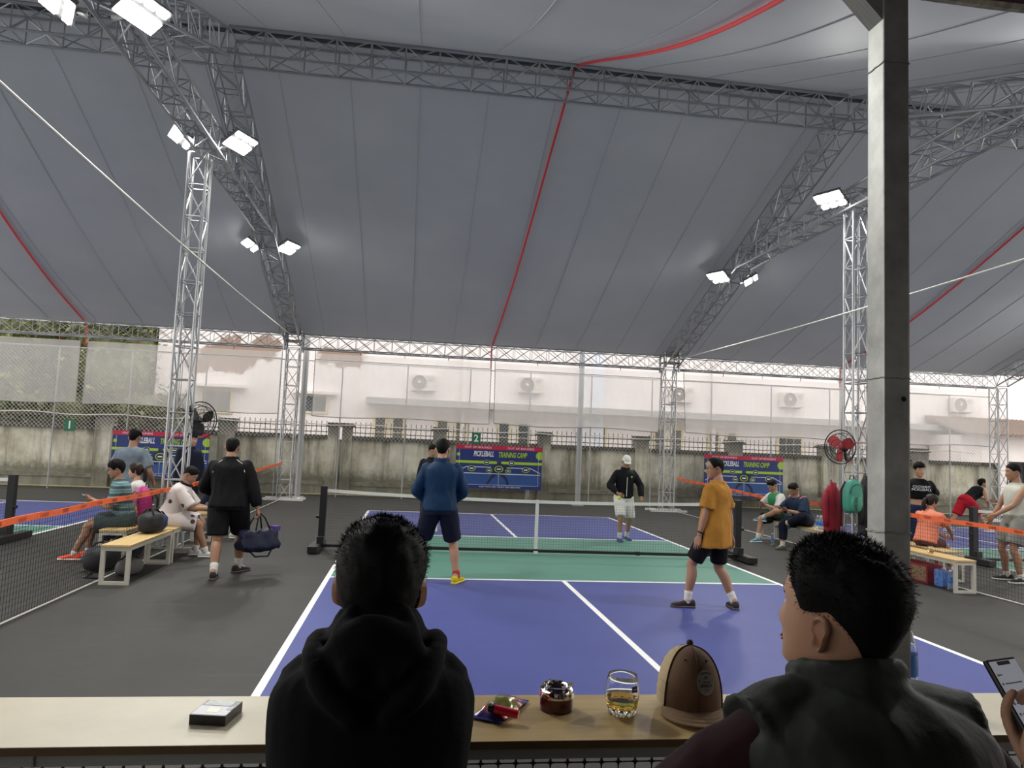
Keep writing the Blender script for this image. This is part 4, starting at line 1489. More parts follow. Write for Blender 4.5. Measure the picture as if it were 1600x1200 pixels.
MB().tube([(-.022, 0, 0), (.038, 0, 0)], .0105, 14).build('lighter_body', M('lighter_red', (.75, .015, .05), .18, coat=.6), li, smooth=True, sharp=40, mw=T)
MB().tube([(-.038, 0, 0), (-.022, 0, 0)], .0095, 12).build('lighter_head', m_black, li, smooth=True, sharp=40, mw=T)
MB().tube([(-.033, -.006, .009), (-.033, .006, .009)], .005, 10).build('spark_wheel', m_galv, li, mw=T)

# ashtray
ah = empty('ashtray', (-1.69, -9.953, 1.10))
tag(ah, 'round dark red ashtray with a chrome lid on the counter', 'ashtray')
m_chrome = M('chrome', (.75, .74, .72), .08, 1.0)
MB().lathe([(0, 0), (.041, 0), (.044, .003), (.044, .037), (.0, .037)], 36).build('glass_bowl', M('dark_red_glass', (.07, .008, .010), .12, coat=.5), ah, smooth=True, sharp=40)
MB().lathe([(.0445, .034), (.0447, .046), (.042, .055), (.038, .061), (.035, .061), (.034, .055), (.030, .049), (.010, .051), (0, .051)], 36).build('chrome_lid', m_chrome, ah, smooth=True, sharp=50)
for i in range(4):
    a = i * PI / 2 + .2
    MB().box((.0395 * math.cos(a), .0395 * math.sin(a), .0585), (.012, .007, .007), a).build('cigarette_rest', m_chrome, ah)
    MB().tube([(.0455 * math.cos(a), .0455 * math.sin(a), .036), (.0435 * math.cos(a), .0435 * math.sin(a), .053)], .0022, 6).build('lid_rib', m_chrome, ah)

# baseball cap
cpb = empty('baseball_cap', (-1.335, -9.955, 1.10), -.13)
tag(cpb, 'brown trucker cap with a round grey patch on the counter', 'cap')
m_capb = M('brown_twill', (.135, .072, .037), .85, var=.1, bump=.2, bscale=300)
m_capm = M('tan_mesh', (.46, .36, .21), .9, var=.1)
m_capk = M('dark_brown_piping', (.05, .027, .016), .85)


def cap_pt(a, t, f=1.0):
    """a: angle about z (0 = front, toward -y); t: 0 rim .. 1 crown"""
    ph = t * PI / 2
    rx, ry, h = .083, .100, .138
    c_ = math.cos(ph) ** .72
    fr = max(0, math.cos(a))
    x = rx * c_ * math.sin(a) * f
    y = -ry * c_ * math.cos(a) * f
    z = .020 + h * math.sin(ph) ** .95 * (1 + .05 * fr) * (1 + (f - 1) * .8)
    y += -.008 * math.sin(ph * 2) * fr
    return (x, y, z)


def cap_panel(a0, a1, m, name, f=1.0):
    rows = [[cap_pt(a0 + (a1 - a0) * j / 12, i / 14, f) for j in range(13)] for i in range(15)]
    rin = [[cap_pt(a0 + (a1 - a0) * j / 12, i / 14, f * .975) for j in range(13)] for i in range(15)]
    return MB().grid(rows).grid([r_[::-1] for r_ in rin]).build(name, m, cpb, smooth=True)


for a0, a1 in ((-62, 0), (0, 62)):
    cap_panel(math.radians(a0), math.radians(a1), m_capb, 'front_panel')
for a0, a1 in ((62, 121), (121, 180), (180, 239), (239, 298)):
    cap_panel(math.radians(a0), math.radians(a1), m_capm, 'mesh_panel')
for a in (62, -62):
    MB().tube([cap_pt(math.radians(a), i / 14, 1.012) for i in range(15)], .0022, 5).build('piping', m_capk, cpb)
for a in (0,):
    MB().tube([cap_pt(math.radians(a), i / 14, 1.006) for i in range(15)], .0014, 5).build('front_seam', m_capk, cpb)
for t in (.12, .25, .38, .5, .62, .74, .86):
    for sg in (1, -1):
        MB().tube([cap_pt(math.radians(sg * (64 + i * 9.6)), t, 1.004) for i in range(12)], .0010, 3).build('mesh_cord', m_capm, cpb)
MB().lathe([(0, .012), (.006, .011), (.009, .005), (.009, 0)], 14, cap_pt(0, 1, 1.0)).build('top_button', m_capk, cpb, smooth=True)
for a in (-30, 30):
    p = Vector(cap_pt(math.radians(a), .62, 1.008))
    MB().ellipsoid(p, (.003, .003, .003), 8, 6).build('eyelet', m_capk, cpb)
rows, r2 = [], []
for i in range(9):
    t = i / 8
    row, rw2 = [], []
    for j in range(19):
        a = math.radians(-70 + 140 * j / 18)
        e = cap_pt(a, .0)
        ext = .066 * math.cos(a * .90) ** .8
        x = e[0] * (1 + .12 * t)
        y = e[1] - ext * t
        z = .022 - .012 * t * math.cos(a) - 1.9 * x * x * (.5 + .5 * t) + .004
        row.append((x, y, max(.004, z)))
        rw2.append((x, y, max(.001, z - .003)))
    rows.append(row)
    r2.append(rw2)
MB().grid(rows).grid([q[::-1] for q in r2]).grid([rows[-1], r2[-1]]).build('brim', M('tan_brim', (.24, .145, .075), .85, var=.06, bump=.15, bscale=250), cpb, smooth=True)
for q in (2, 4, 6):
    MB().tube([(p[0], p[1], p[2] + .0006) for p in rows[q]], .0007, 3).build('brim_stitch', m_capm, cpb)
# oval patch laid onto the front panels
pc_a, pc_t = math.radians(14), .34


def patch_pt(u, v, lift):
    a = pc_a + u / .088
    t = pc_t + v / .165
    q = cap_pt(a, t, 1.0 + lift)
    return q


for rr, m_, lift, nm_ in ((1.0, M('patch_rim', (.30, .27, .23), .8), .030, 'patch'), (.88, M('patch_face', (.22, .205, .18), .8), .036, 'patch_face')):
    vs_ = [patch_pt(0, 0, lift)]
    for i in range(28):
        a = 2 * PI * i / 28
        vs_.append(patch_pt(.0285 * rr * math.cos(a), .0245 * rr * math.sin(a), lift))
    MB().add(vs_, [(0, i + 1, (i + 1) % 28 + 1) for i in range(28)]).build(nm_, m_, cpb, smooth=True)
m_pink_ = M('patch_ink', (.030, .024, .02), .8)


def patch_text(txt, size, v0, arc=0.0):
    """letters mapped one by one onto the patch as small strokes"""
    n = len(txt)
    for i, ch_ in enumerate(txt):
        u = (i - (n - 1) / 2) * size * .80
        v = v0 - arc * u * u * 40
        p0 = Vector(patch_pt(u, v, .045))
        px = (Vector(patch_pt(u + .001, v, .045)) - p0).normalized()
        pz = (Vector(patch_pt(u, v + .001, .045)) - p0)
        pz = (pz - px * pz.dot(px)).normalized()
        nrm = px.cross(pz)
        cu = bpy.data.curves.new('patch_letter', 'FONT')
        cu.body, cu.size, cu.align_x, cu.align_y, cu.extrude = ch_, size, 'CENTER', 'CENTER', .0002
        cu.offset = size * .03
        cu.resolution_u = 1
        cu.materials.append(m_pink_)
        o = bpy.data.objects.new('patch_letter', cu)
        COL.objects.link(o)
        o.parent = cpb
        o.matrix_local = Matrix(((px.x, pz.x, nrm.x, p0.x), (px.y, pz.y, nrm.y, p0.y), (px.z, pz.z, nrm.z, p0.z), (0, 0, 0, 1)))
        PENDING.append((o, None))


patch_text('STREETWEAR', .0052, .0172, .22)
patch_text('COMPOUND', .0040, -.0010)
patch_text('RODEO', .0090, -.0078)
patch_text('SINCE', .0032, -.0152)
for u in (-.0215, .0215):
    p0 = Vector(patch_pt(u, .002, .045))
    px = (Vector(patch_pt(u + .001, .002, .045)) - p0).normalized()
    pz = (Vector(patch_pt(u, .003, .045)) - p0).normalized()
    vs_ = [p0 + (px * math.sin(i * PI / 5) + pz * math.cos(i * PI / 5)) * (.0026 if i % 2 == 0 else .0011) for i in range(10)]
    MB().add(vs_, [tuple(range(10))]).build('patch_star', m_pink_, cpb)
for pts in ([(-.006, .005), (-.002, .0085), (.002, .0075), (.007, .0095)], [(-.003, .0055), (0, .008), (.0035, .0055), (.006, .007)], [(-.001, .008), (.0005, .0115)]):
    MB().tube([patch_pt(u, v, .045) for u, v in pts], .0007, 4).build('patch_rider', m_pink_, cpb)
# loose droplets / ash crumbs
for i, (x, y, s) in enumerate(((-1.612, -10.035, .0035), (-1.63, -10.07, .004), (-1.605, -10.072, .003), (-1.58, -10.02, .0025), (-1.622, -10.068, .003))):
    d_ = MB().ellipsoid((x, y, 1.1005), (s, s * .8, s * .35), 8, 4).build('water_drop', m_glass, smooth=True)
    tag(d_, 'tiny clear water drop on the counter between ashtray and tumbler', 'water drop', 'water drops on the counter')

# ================================================================ PEOPLE
def V(*a):
    return np.array(a, float)


def nrm(v):
    return v / (np.linalg.norm(v) + 1e-12)


def rotz(a):
    c, s = math.cos(a), math.sin(a)
    return np.array([[c, -s, 0], [s, c, 0], [0, 0, 1.0]])


def rotx(a):
    c, s = math.cos(a), math.sin(a)
    return np.array([[1.0, 0, 0], [0, c, -s], [0, s, c]])


def roty(a):
    c, s = math.cos(a), math.sin(a)
    return np.array([[c, 0, s], [0, 1.0, 0], [-s, 0, c]])


def catmull(P, n):
    """resample control rows (any width) smoothly, n samples per span"""
    P = np.asarray(P, float)
    Q = np.vstack([2 * P[0] - P[1], P, 2 * P[-1] - P[-2]])
    out = []
    for i in range(1, len(Q) - 2):
        for k_ in range(n):
            t = k_ / n
            a, b, c, d = Q[i - 1], Q[i], Q[i + 1], Q[i + 2]
            out.append(.5 * (2 * b + (c - a) * t + (2 * a - 5 * b + 4 * c - d) * t * t + (3 * b - 3 * c + d - a) * t ** 3))
    out.append(P[-1])
    return np.array(out)


def ik(A, T, l1, l2, pole):
    d = T - A
    L_ = np.linalg.norm(d)
    mx_ = (l1 + l2) * .998
    if L_ > mx_:
        T = A + d / L_ * mx_
        d = T - A
        L_ = mx_
    a = (l1 * l1 - l2 * l2 + L_ * L_) / (2 * L_)
    h = math.sqrt(max(0, l1 * l1 - a * a))
    u = d / L_
    p = pole - u * pole.dot(u)
    return A + u * a + nrm(p) * h, T


def limb(mb, pts, radii, n=12, sub=4, cap=True):
    P = catmull(np.hstack([np.array(pts), np.array(radii)[:, None]]), sub)
    mb.tube([p[:3] for p in P], list(np.maximum(P[:, 3], .004)), n)
    mb.ellipsoid(P[0][:3], [P[0][3]] * 3, 10, 6)
    if cap:
        mb.ellipsoid(P[-1][:3], [P[-1][3]] * 3, 10, 6)


def ringloft(mb, secs, n=20, p=2.3, sub=3):
    """secs: rows of center(3), right(3), fwd(3), a, bfront, bback"""
    S = catmull(np.array(secs), sub)
    rows = []
    for s in S:
        c, R, F, a, bf, bk = s[0:3], nrm(s[3:6]), nrm(s[6:9]), s[9], s[10], s[11]
        row = []
        for j in range(n):
            t = 2 * PI * j / n
            cx, sy = math.cos(t), math.sin(t)
            ux = math.copysign(abs(cx) ** (2 / p), cx)
            uy = math.copysign(abs(sy) ** (2 / p), sy)
            row.append(c + R * a * ux + F * (bf if uy > 0 else bk) * uy)
        rows.append(row)
    o = len(mb.v)
    mb.grid(rows, wrap=True)
    k_ = len(rows)
    mb.f.append(tuple(o + j for j in range(n - 1, -1, -1)))
    mb.f.append(tuple(o + (k_ - 1) * n + j for j in range(n)))
    mb.mi += [0, 0]


# ---- head
_HZ = np.array([.116, .112, .100, .078, .048, .015, -.018, -.045, -.070, -.090, -.104, -.113, -.116])
_HA = np.array([.004, .026, .050, .0675, .0755, .0765, .0735, .0695, .0625, .0530, .041, .024, .004])
_HF = np.array([.004, .028, .056, .078, .0905, .0925, .0895, .0885, .0870, .0855, .082, .072, .055])
_HB = np.array([.004, .036, .068, .090, .1010, .1030, .0960, .0830, .0640, .0480, .036, .022, .004])


def head_surface(z, th):
    """th 0 = front (+y), positive toward +x; returns x,y"""
    a = np.interp(-z, -_HZ, _HA)
    f = np.interp(-z, -_HZ, _HF)
    b = np.interp(-z, -_HZ, _HB)
    sx_, cy_ = np.sin(th), np.cos(th)
    e = 2 / 2.15
    x = a * np.sign(sx_) * np.abs(sx_) ** e
    y = np.where(cy_ > 0, f, b) * np.sign(cy_) * np.abs(cy_) ** e
    return x, y


def head_arrays(nu=44, nv=36):
    vs_, fs = [], []
    zs = .116 * np.cos(np.linspace(0.02, PI - .02, nv))
    th = np.linspace(0, 2 * PI, nu, endpoint=False)
    for z in zs:
        x, y = head_surface(z, th)
        fr = np.clip(np.cos(th), 0, 1)
        G = lambda x0, z0, sx_, sz_: np.exp(-((x - x0) / sx_) ** 2 - ((z - z0) / sz_) ** 2)
        d = np.zeros_like(x)
        # nose: wedge growing downward, ending at the nostrils
        prof = np.interp(z, [-.062, -.052, -.043, -.030, .000, .018, .03], [0, .010, .021, .018, .006, .003, 0])
        wid = np.interp(z, [-.055, -.045, .0, .02], [.015, .015, .010, .009])
        d += prof * np.exp(-(x / wid) ** 2)
        for s in (-1, 1):
            d += -.010 * G(s * .032, .006, .016, .011)
            d += .004 * G(s * .030, .026, .022, .008)
            d += .004 * G(s * .042, -.028, .02, .018)
            d += -.003 * G(s * .030, -.052, .010, .016)
        d += .0050 * G(0, -.0655, .021, .0045) + .0055 * G(0, -.0765, .018, .0045) - .004 * G(0, -.071, .024, .0022)
        d += .006 * G(0, -.100, .020, .012) - .003 * G(0, -.086, .02, .006)
        y = y + d * (fr > 0) * np.clip(fr * 3, 0, 1)
        vs_ += [(float(a), float(b), float(z)) for a, b in zip(x, y)]
    for i in range(nv - 1):
        for j in range(nu):
            j2 = (j + 1) % nu
            fs.append((i * nu + j, (i + 1) * nu + j, (i + 1) * nu + j2, i * nu + j2))
    fs.append(tuple(range(nu)))
    fs.append(tuple((nv - 1) * nu + j for j in range(nu - 1, -1, -1)))
    # ears
    for s in (-1, 1):
        o = len(vs_)
        nr, na = 7, 18
        for i in range(nr):
            r = i / (nr - 1)
            for j in range(na):
                a = 2 * PI * j / na
                ey = -.019 * r * math.cos(a) * (1.05 if math.sin(a) > 0 else .80)
                ez = .033 * r * math.sin(a)
                out = .012 * math.exp(-((r - .82) / .16) ** 2) * (1.0 if math.cos(a) > -.3 or abs(math.sin(a)) > .6 else .4) - .004 * (1 - r)
                out += .010 * r * max(0, math.cos(a))
                if i == nr - 1:
                    out -= .006
                vs_.append((s * (.0735 + out), -.012 + ey, -.012 + ez))
        for i in range(nr - 1):
            for j in range(na):
                j2 = (j + 1) % na
                q = (o + i * na + j, o + (i + 1) * na + j, o + (i + 1) * na + j2, o + i * na + j2)
                fs.append(q if s < 0 else q[::-1])
        # ear back
        o2 = len(vs_)
        for j in range(na):
            a = 2 * PI * j / na
            vs_.append((s * .066, -.012 - .014 * math.cos(a), -.012 + .026 * math.sin(a)))
        for j in range(na):
            j2 = (j + 1) % na
            fs.append((o + (nr - 1) * na + j, o2 + j, o2 + j2, o + (nr - 1) * na + j2))
    return np.array(vs_), fs


HEAD_V, HEAD_F = head_arrays()
HAIRLINE = {
    'short': ([0, 25, 45, 62, 75, 88, 100, 118, 140, 180], [.066, .064, .052, .030, .000, .018, .030, .000, -.045, -.062]),
    'bushy': ([0, 25, 45, 62, 75, 88, 100, 118, 140, 180], [.058, .056, .042, .020, -.012, -.004, -.010, -.050, -.086, -.098]),
    'fade': ([0, 25, 45, 62, 75, 88, 100, 118, 140, 180], [.070, .067, .056, .038, .014, .018, .028, .006, -.032, -.050]),
    'receding': ([0, 25, 45, 62, 75, 88, 100, 118, 140, 180], [.088, .086, .070, .040, .002, .018, .028, .000, -.045, -.062]),
    'fringe': ([0, 25, 45, 62, 75, 88, 100, 118, 140, 180], [.036, .038, .040, .020, -.015, .010, .020, -.015, -.060, -.075]),
    'long': ([0, 25, 45, 62, 75, 88, 100, 118, 140, 180], [.060, .056, .035, .010, -.030, -.030, -.030, -.050, -.080, -.095]),
}


def hair_arrays(style, thick, seed, nu=56, nv=18, rough=.35):
    hl = HAIRLINE[style]
    th = np.linspace(-PI, PI, nu, endpoint=False)
    vs_, fs, nr_ = [], [], []
    for i in range(nv):
        t = i / (nv - 1)
        for a in th:
            deg = abs(math.degrees(a))
            z1 = np.interp(deg, *hl)
            ang1 = math.acos(max(-1, min(1, z1 / .116)))
            ang = .03 + (ang1 - .03) * t
            z = .116 * math.cos(ang)
            x, y = head_surface(z, np.array([a]))
            x, y = float(x[0]), float(y[0])
            n_ = nrm(V(x, y, z * 1.05 + .01))
            up = max(0, n_[2])
            tk = thick * (.55 + .75 * up) * (1.0 if t < .72 else max(.10, 1 - (t - .72) / .28 * .92))
            if style == 'bushy':
                tk = thick * (.95 + .25 * up) * (1.0 if t < .80 else max(.25, 1 - (t - .80) / .20 * .75))
            if style == 'fade':
                tk *= .30 + .70 * min(1, up * 1.5)
            nz = noise.noise(Vector((x * 38 + seed * 7, y * 38, z * 38)))
            nz2 = noise.noise(Vector((x * 110 + seed * 3, y * 110, z * 110)))
            tk *= 1 + rough * nz + rough * .5 * nz2
            p = V(x, y, z) + n_ * (tk + .0015)
            vs_.append(tuple(p))
            nr_.append(n_)
    for i in range(nv - 1):
        for j in range(nu):
            j2 = (j + 1) % nu
            fs.append((i * nu + j, (i + 1) * nu + j, (i + 1) * nu + j2, i * nu + j2)[::-1])
    fs.append(tuple(range(nu))[::-1])
    return np.array(vs_), fs, np.array(nr_), nu


HAND = {}


def make_hand(key, curls, thumb, spread=0.08):
    """right hand, wrist at origin, fingers along +y, palm facing -z, thumb toward -x"""
    mb = MB()
    secs = []
    for y, a, h in ((-.02, .026, .020), (.0, .027, .020), (.03, .036, .0185), (.06, .041, .016), (.088, .040, .013), (.097, .036, .010)):
        secs.append([0, y, 0, 1, 0, 0, 0, 0, 1, a, h * .8, h])
    ringloft(mb, secs, 16, 2.6, 2)
    fl = ((-.030, .088, .074, .0088), (-.0105, .094, .082, .0092), (.0095, .091, .076, .0088), (.0285, .081, .060, .0078))
    for i, (x, y, L_, r) in enumerate(fl):
        c = curls[i]
        seg = (L_ * .46, L_ * .30, L_ * .26)
        a = 0.0
        p = V(x * .93, y - .02, 0)
        pts, rs = [p.copy()], [r * 1.05]
        p = V(x, y, 0)
        pts.append(p.copy())
        rs.append(r)
        sp = (i - 1.5) * spread
        for q, s_ in enumerate(seg):
            a += c * (.75, 1.1, .7)[q]
            p = p + V(math.sin(sp) * math.cos(a), math.cos(a) * math.cos(sp), -math.sin(a)) * s_
            pts.append(p.copy())
            rs.append(r * (.97, .9, .72)[q])
        limb(mb, pts, rs, 8, 3)
    pts = [V(-.018, .012, -.008), V(-.036, .034, -.012)] + [V(*t) for t in thumb]
    limb(mb, pts, [.014, .0145, .0115, .0105, .0080][:len(pts)], 8, 3)
    o = mb.build('hand_' + key, M('skin_tmp', (.5, .3, .2)))
    md = o.modifiers.new('r', 'REMESH')
    md.mode, md.voxel_size, md.use_smooth_shade = 'VOXEL', .0042, True

    def post(ob):
        me = ob.data
        n = len(me.vertices)
        co = np.empty(n * 3)
        me.vertices.foreach_get('co', co)
        HAND[key] = (co.reshape(-1, 3), [tuple(p.vertices) for p in me.polygons])
        bpy.data.objects.remove(ob)
    PENDING.append((o, post))


make_hand('relaxed', (.28, .34, .40, .46), ((-.050, .058, -.022), (-.050, .082, -.032), (-.047, .098, -.038)))
make_hand('grip', (.95, 1.0, 1.05, 1.05), ((-.046, .060, -.030), (-.030, .082, -.044), (-.014, .092, -.048)))
make_hand('phone', (.42, .60, .72, .80), ((-.050, .062, -.022), (-.042, .086, -.036), (-.022, .097, -.038)))

SKIN = {}


def skin(tone):
    return M('skin_' + tone, {'tan': (.34, .185, .115), 'warm': (.40, .225, .145), 'fair': (.50, .30, .21), 'deep': (.26, .135, .08)}[tone], .5, var=.08, vscale=12, spec=.4)


m_hair = M('black_hair', (.005, .0045, .0045), .65, spec=.15)
m_hairb = M('dark_brown_hair', (.018, .011, .008), .5, spec=.3)
m_eye = M('eye_white', (.62, .58, .54), .3)
m_iris = M('dark_iris', (.012, .008, .006), .2)
m_lip = M('lip', (.30, .12, .10), .5)
m_sock = M('white_sock', (.62, .61, .58), .9, bump=.2, bscale=200)


def remesh_obj(name, mb, m, parent, voxel, smooth_it=0, wrinkle=0.0, wscale=9.0, seed=0, extra=None, wdir=(1, 1, .45)):
    o = mb.build(name, m, parent, smooth=True)
    md = o.modifiers.new('r', 'REMESH')
    md.mode, md.voxel_size, md.use_smooth_shade = 'VOXEL', voxel, True
    if smooth_it:
        sm_ = o.modifiers.new('s', 'SMOOTH')
        sm_.iterations, sm_.factor = smooth_it, .5

    def post(ob):
        me = ob.data
        n = len(me.vertices)
        co = np.empty(n * 3)
        me.vertices.foreach_get('co', co)
        co = co.reshape(-1, 3)
        if wrinkle > 0:
            no = np.empty(n * 3)
            me.vertices.foreach_get('normal', no)
            no = no.reshape(-1, 3)
            for i in range(n):
                c = co[i]
                v = Vector((c[0] * wscale * wdir[0] + seed * 5.3, c[1] * wscale * wdir[1], c[2] * wscale * wdir[2]))
                w_ = 1 - abs(noise.noise(v)) * 2.2 + .5 * noise.noise(v * 2.3)
                co[i] = c + no[i] * (wrinkle * w_ * .6)
            me.vertices.foreach_set('co', co.ravel())
            me.update()
        if extra:
            vs_ = [tuple(c) for c in co]
            fs = [tuple(p.vertices) for p in me.polygons]
            for ev, ef in extra():
                b = len(vs_)
                vs_ += [tuple(c) for c in ev]
                fs += [tuple(i + b for i in f) for f in ef]
            m2 = bpy.data.meshes.new(me.name)
            m2.from_pydata(vs_, [], fs)
            m2.materials.append(m)
            m2.polygons.foreach_set('use_smooth', [True] * len(m2.polygons))
            m2.update()
            ob.data = m2
    PENDING.append((o, post))
    return o


def person(label, loc, yaw, H=1.70, g=1.0, tone='warm', vox=.016, pelvis=None, neck=None, twist=0.0, sw=.172,
           head=(0, 0, 0), hands=None, poles=None, hand_pose=('relaxed', 'relaxed'), palms=None,
           feet=None, foot_yaw=(0, 0), foot_pitch=(0, 0), knee_pole=None,
           hair=('short', .012), hair_m=None, shirt=None, bottom=None, shoes=None, socks=True, face=True, strands=0, seed=1, head_fwd=.015, feet_on=True, wr=1.0, nl=0.0, hs=1.0):
    s = H / 1.70
    P = empty('person', (loc[0], loc[1], loc[2] if len(loc) > 2 else 0), math.radians(yaw))
    tag(P, label, 'person')
    pel = V(*(pelvis or (0, 0, .93 * s)))
    nk = V(*(neck or (0, .0, 1.435 * s)))
    up = nrm(nk - pel)
    Rp = V(1, 0, 0)
    Rs = rotz(math.radians(twist)) @ V(1, 0, 0)
    Rs = nrm(Rs - up * Rs.dot(up))
    tl = np.linalg.norm(nk - pel)
    mid = (pel + nk) / 2
    bend = nrm(np.cross(up, Rp))     # backward-ish direction
    back = -np.cross(up, Rp)
    back = nrm(back)

    def spine(t):
        """t 0 pelvis .. 1 neck base"""
        base = pel + (nk - pel) * t
        return base

    def sec(t, a, bf, bk, e=0.0):
        R = nrm(Rp * (1 - t) + Rs * t)
        F = nrm(np.cross(up, R))
        c = spine(t)
        return np.concatenate([c, R, F, [(a * s * g + e), (bf * s * g + e), (bk * s * g + e)]])
    Ft = nrm(np.cross(up, Rs))
    # shoulders, arms
    shz = nk - up * .078 * s
    SH, EL, WR = [], [], []
    la1, la2 = .285 * s, .250 * s
    hands = hands or ((-.24, .05, .80 * s), (.24, .05, .80 * s))
    poles = poles or ((-.5, -1, 0), (.5, -1, 0))
    for i, sg in ((0, -1), (1, 1)):
        A = shz + Rs * sg * sw * s * (1 + (g - 1) * .5)
        e_, w_ = ik(A, V(*hands[i]), la1, la2, V(*poles[i]))
        SH.append(A)
        EL.append(e_)
        WR.append(w_)
    # legs
    ll1, ll2 = .425 * s, .405 * s
    feet = feet or ((-.11, 0, 0), (.11, 0, 0))
    HP, KN, AN, FD = [], [], [], []
    for i, sg in ((0, -1), (1, 1)):
        A = pel + V(sg * .092 * s * g, 0, -.02)
        fy = math.radians(foot_yaw[i])
        fp = math.radians(foot_pitch[i])
        fd = rotz(fy) @ V(0, math.cos(fp), math.sin(fp))
        an = V(*feet[i]) + V(0, 0, .085 * s)
        kp = V(*(knee_pole[i] if knee_pole else (sg * .12, 1, .1)))
        kn, an = ik(A, an, ll1, ll2, kp)
        HP.append(A)
        KN.append(kn)
        AN.append(an)
        FD.append(fd)
    # head frame
    hy, hp, hr = [math.radians(q) for q in head]
    HR = rotz(math.radians(twist) + hy) @ rotx(hp) @ roty(hr)
    hc = nk + up * .03 * s + V(0, 0, (.118 + nl) * s) + Ft * (head_fwd + .012) * s + HR @ V(0, .012, .015) * s
    HS = s * hs

    def hw(v):
        return hc + (HR @ (np.asarray(v).T * HS)).T
    # ------------------------------------------------ body
    sk = skin(tone)
    mb = MB()
    ringloft(mb, [sec(-.17, .10, .075, .085), sec(-.08, .150, .095, .115), sec(.04, .160, .105, .120), sec(.28, .138, .098, .095), sec(.55, .152, .112, .105),
                  sec(.78, .168, .108, .108), sec(.89, .162, .088, .092), sec(.97, .100, .064, .070), sec(1.03, .060, .052, .056)])
    nb = hw((0, -.022, -.055))
    limb(mb, [nk - up * .02, nk + up * .04 * s + back * .0, nb + (nk - nb) * .35, nb], [.066 * s * (g ** .5), .058 * s * (g ** .6), .055 * s * (g ** .6), .055 * s], 14)
    ra = [q * s * (g ** .8) for q in (.048, .048, .043, .036, .040, .033, .026)]
    for i in (0, 1):
        A, E_, W_ = SH[i], EL[i], WR[i]
        limb(mb, [A - (E_ - A) * .02, A + (E_ - A) * .3, A + (E_ - A) * .7, E_, E_ + (W_ - E_) * .28, E_ + (W_ - E_) * .65, W_], ra, 12)
    rl = [q * s * (g ** .8) for q in (.088, .084, .068, .053, .055, .056, .044, .036)]
    for i in (0, 1):
        A, K, N_ = HP[i], KN[i], AN[i]
        cb = nrm(np.cross(np.cross(N_ - K, V(*(knee_pole[i] if knee_pole else (0, 1, .1)))), N_ - K)) * -.012 * s
        limb(mb, [A, A + (K - A) * .3, A + (K - A) * .7, K, K + (N_ - K) * .18 + cb, K + (N_ - K) * .36 + cb * 1.4, K + (N_ - K) * .7, N_], rl, 14)
        if feet_on:
            limb(mb, [N_ - FD[i] * .03, N_ + V(0, 0, -.045 * s) + FD[i] * .05, N_ + V(0, 0, -.06 * s) + FD[i] * .13], [.036 * s, .034 * s, .024 * s], 10)

    def extra():
        out = [(hw(HEAD_V), HEAD_F)]
        for i in (0, 1):
            hv, hf = HAND[hand_pose[i]]
            hv = hv.copy()
            if i == 0:
                hv = hv * V(-1, 1, 1)
                hf = [f[::-1] for f in hf]
            d = nrm(WR[i] - EL[i])
            pn = V(*(palms[i] if palms and palms[i] else ((1 if i == 0 else -1), 0, 0)))     # palm normal
            if palms and palms[i] and len(palms[i]) == 6:
                d = nrm(V(*palms[i][3:]))
                pn = V(*palms[i][:3])
            pn = nrm(pn - d * pn.dot(d))
            zx = -pn
            xx = np.cross(d, zx)
            Rm = np.stack([xx, d, zx], 1)
            out.append((WR[i] + d * .012 * s + (Rm @ (hv * s * 1.03).T).T, hf))
        return out
    remesh_obj('body', mb, sk, P, vox, 2, extra=extra)
    # ------------------------------------------------ face details
    if face:
        for sg in (-1, 1):
            e = MB().ellipsoid((0, 0, 0), (.0135, .006, .0062), 10, 6)
            e.v = [tuple(q) for q in hw(np.array(e.v) + V(sg * .0315, .0735, .005))]
            eo = e.build('eye', m_eye, P, smooth=True)
            e = MB().ellipsoid((0, 0, 0), (.0058, .004, .0058), 8, 6)
            e.v = [tuple(q) for q in hw(np.array(e.v) + V(sg * .0315, .0765, .005))]
            e.build('iris', m_iris, eo, smooth=True)
            e = MB().tube([(sg * .014, .0885, .0245), (sg * .030, .0865, .0285), (sg * .047, .0755, .0235)], [.0028, .0034, .002], 6)
            e.v = [tuple(q) for q in hw(np.array(e.v))]
            e.build('eyebrow', hair_m or m_hair, P)
        e = MB().ellipsoid((0, 0, 0), (.021, .0045, .0035), 12, 6).ellipsoid((0, -.0006, -.0065), (.018, .0045, .0035), 12, 6)
        e.v = [tuple(q) for q in hw(np.array(e.v) + V(0, .0885, -.0675))]
        e.build('mouth', m_lip, P, smooth=True)
    # ------------------------------------------------ hair
    if hair:
        hv, hf, hn, nu = hair_arrays(hair[0], hair[1], seed, nu=88 if strands else 56, nv=30 if strands else 18)
        hm = MB()
        hm.add([tuple(q) for q in hw(hv)], hf)
        if strands:
            rnd = random.Random(seed)
            for _ in range(strands):
                q = int(rnd.random() ** .8 * (len(hv) - 1))
                p = hv[q] + V(rnd.gauss(0, .003), rnd.gauss(0, .003), rnd.gauss(0, .002))
                n_ = hn[q]
                fl = V(rnd.gauss(0, .5), -.35 + rnd.gauss(0, .4), -.9)
                fl = fl - n_ * fl.dot(n_)
                upness = max(0, n_[2])
                ln = rnd.uniform(.004, .012) * (.35 + .9 * upness)
                if hair[0] == 'fade':
                    ln *= .25 + .75 * min(1, upness * 1.6)
                dr = nrm(n_ * (.35 + .75 * upness) + nrm(fl) * rnd.uniform(.4, 1.0))
                sd_ = nrm(np.cross(dr, n_ + V(.01, .02, .03))) * .0009
                p = p - n_ * .002
                hm.add([tuple(t) for t in hw(np.array([p - sd_, p + sd_, p + dr * ln]))], [(0, 1, 2)])
        ho = hm.build('hair', hair_m or m_hair, P, smooth=True)
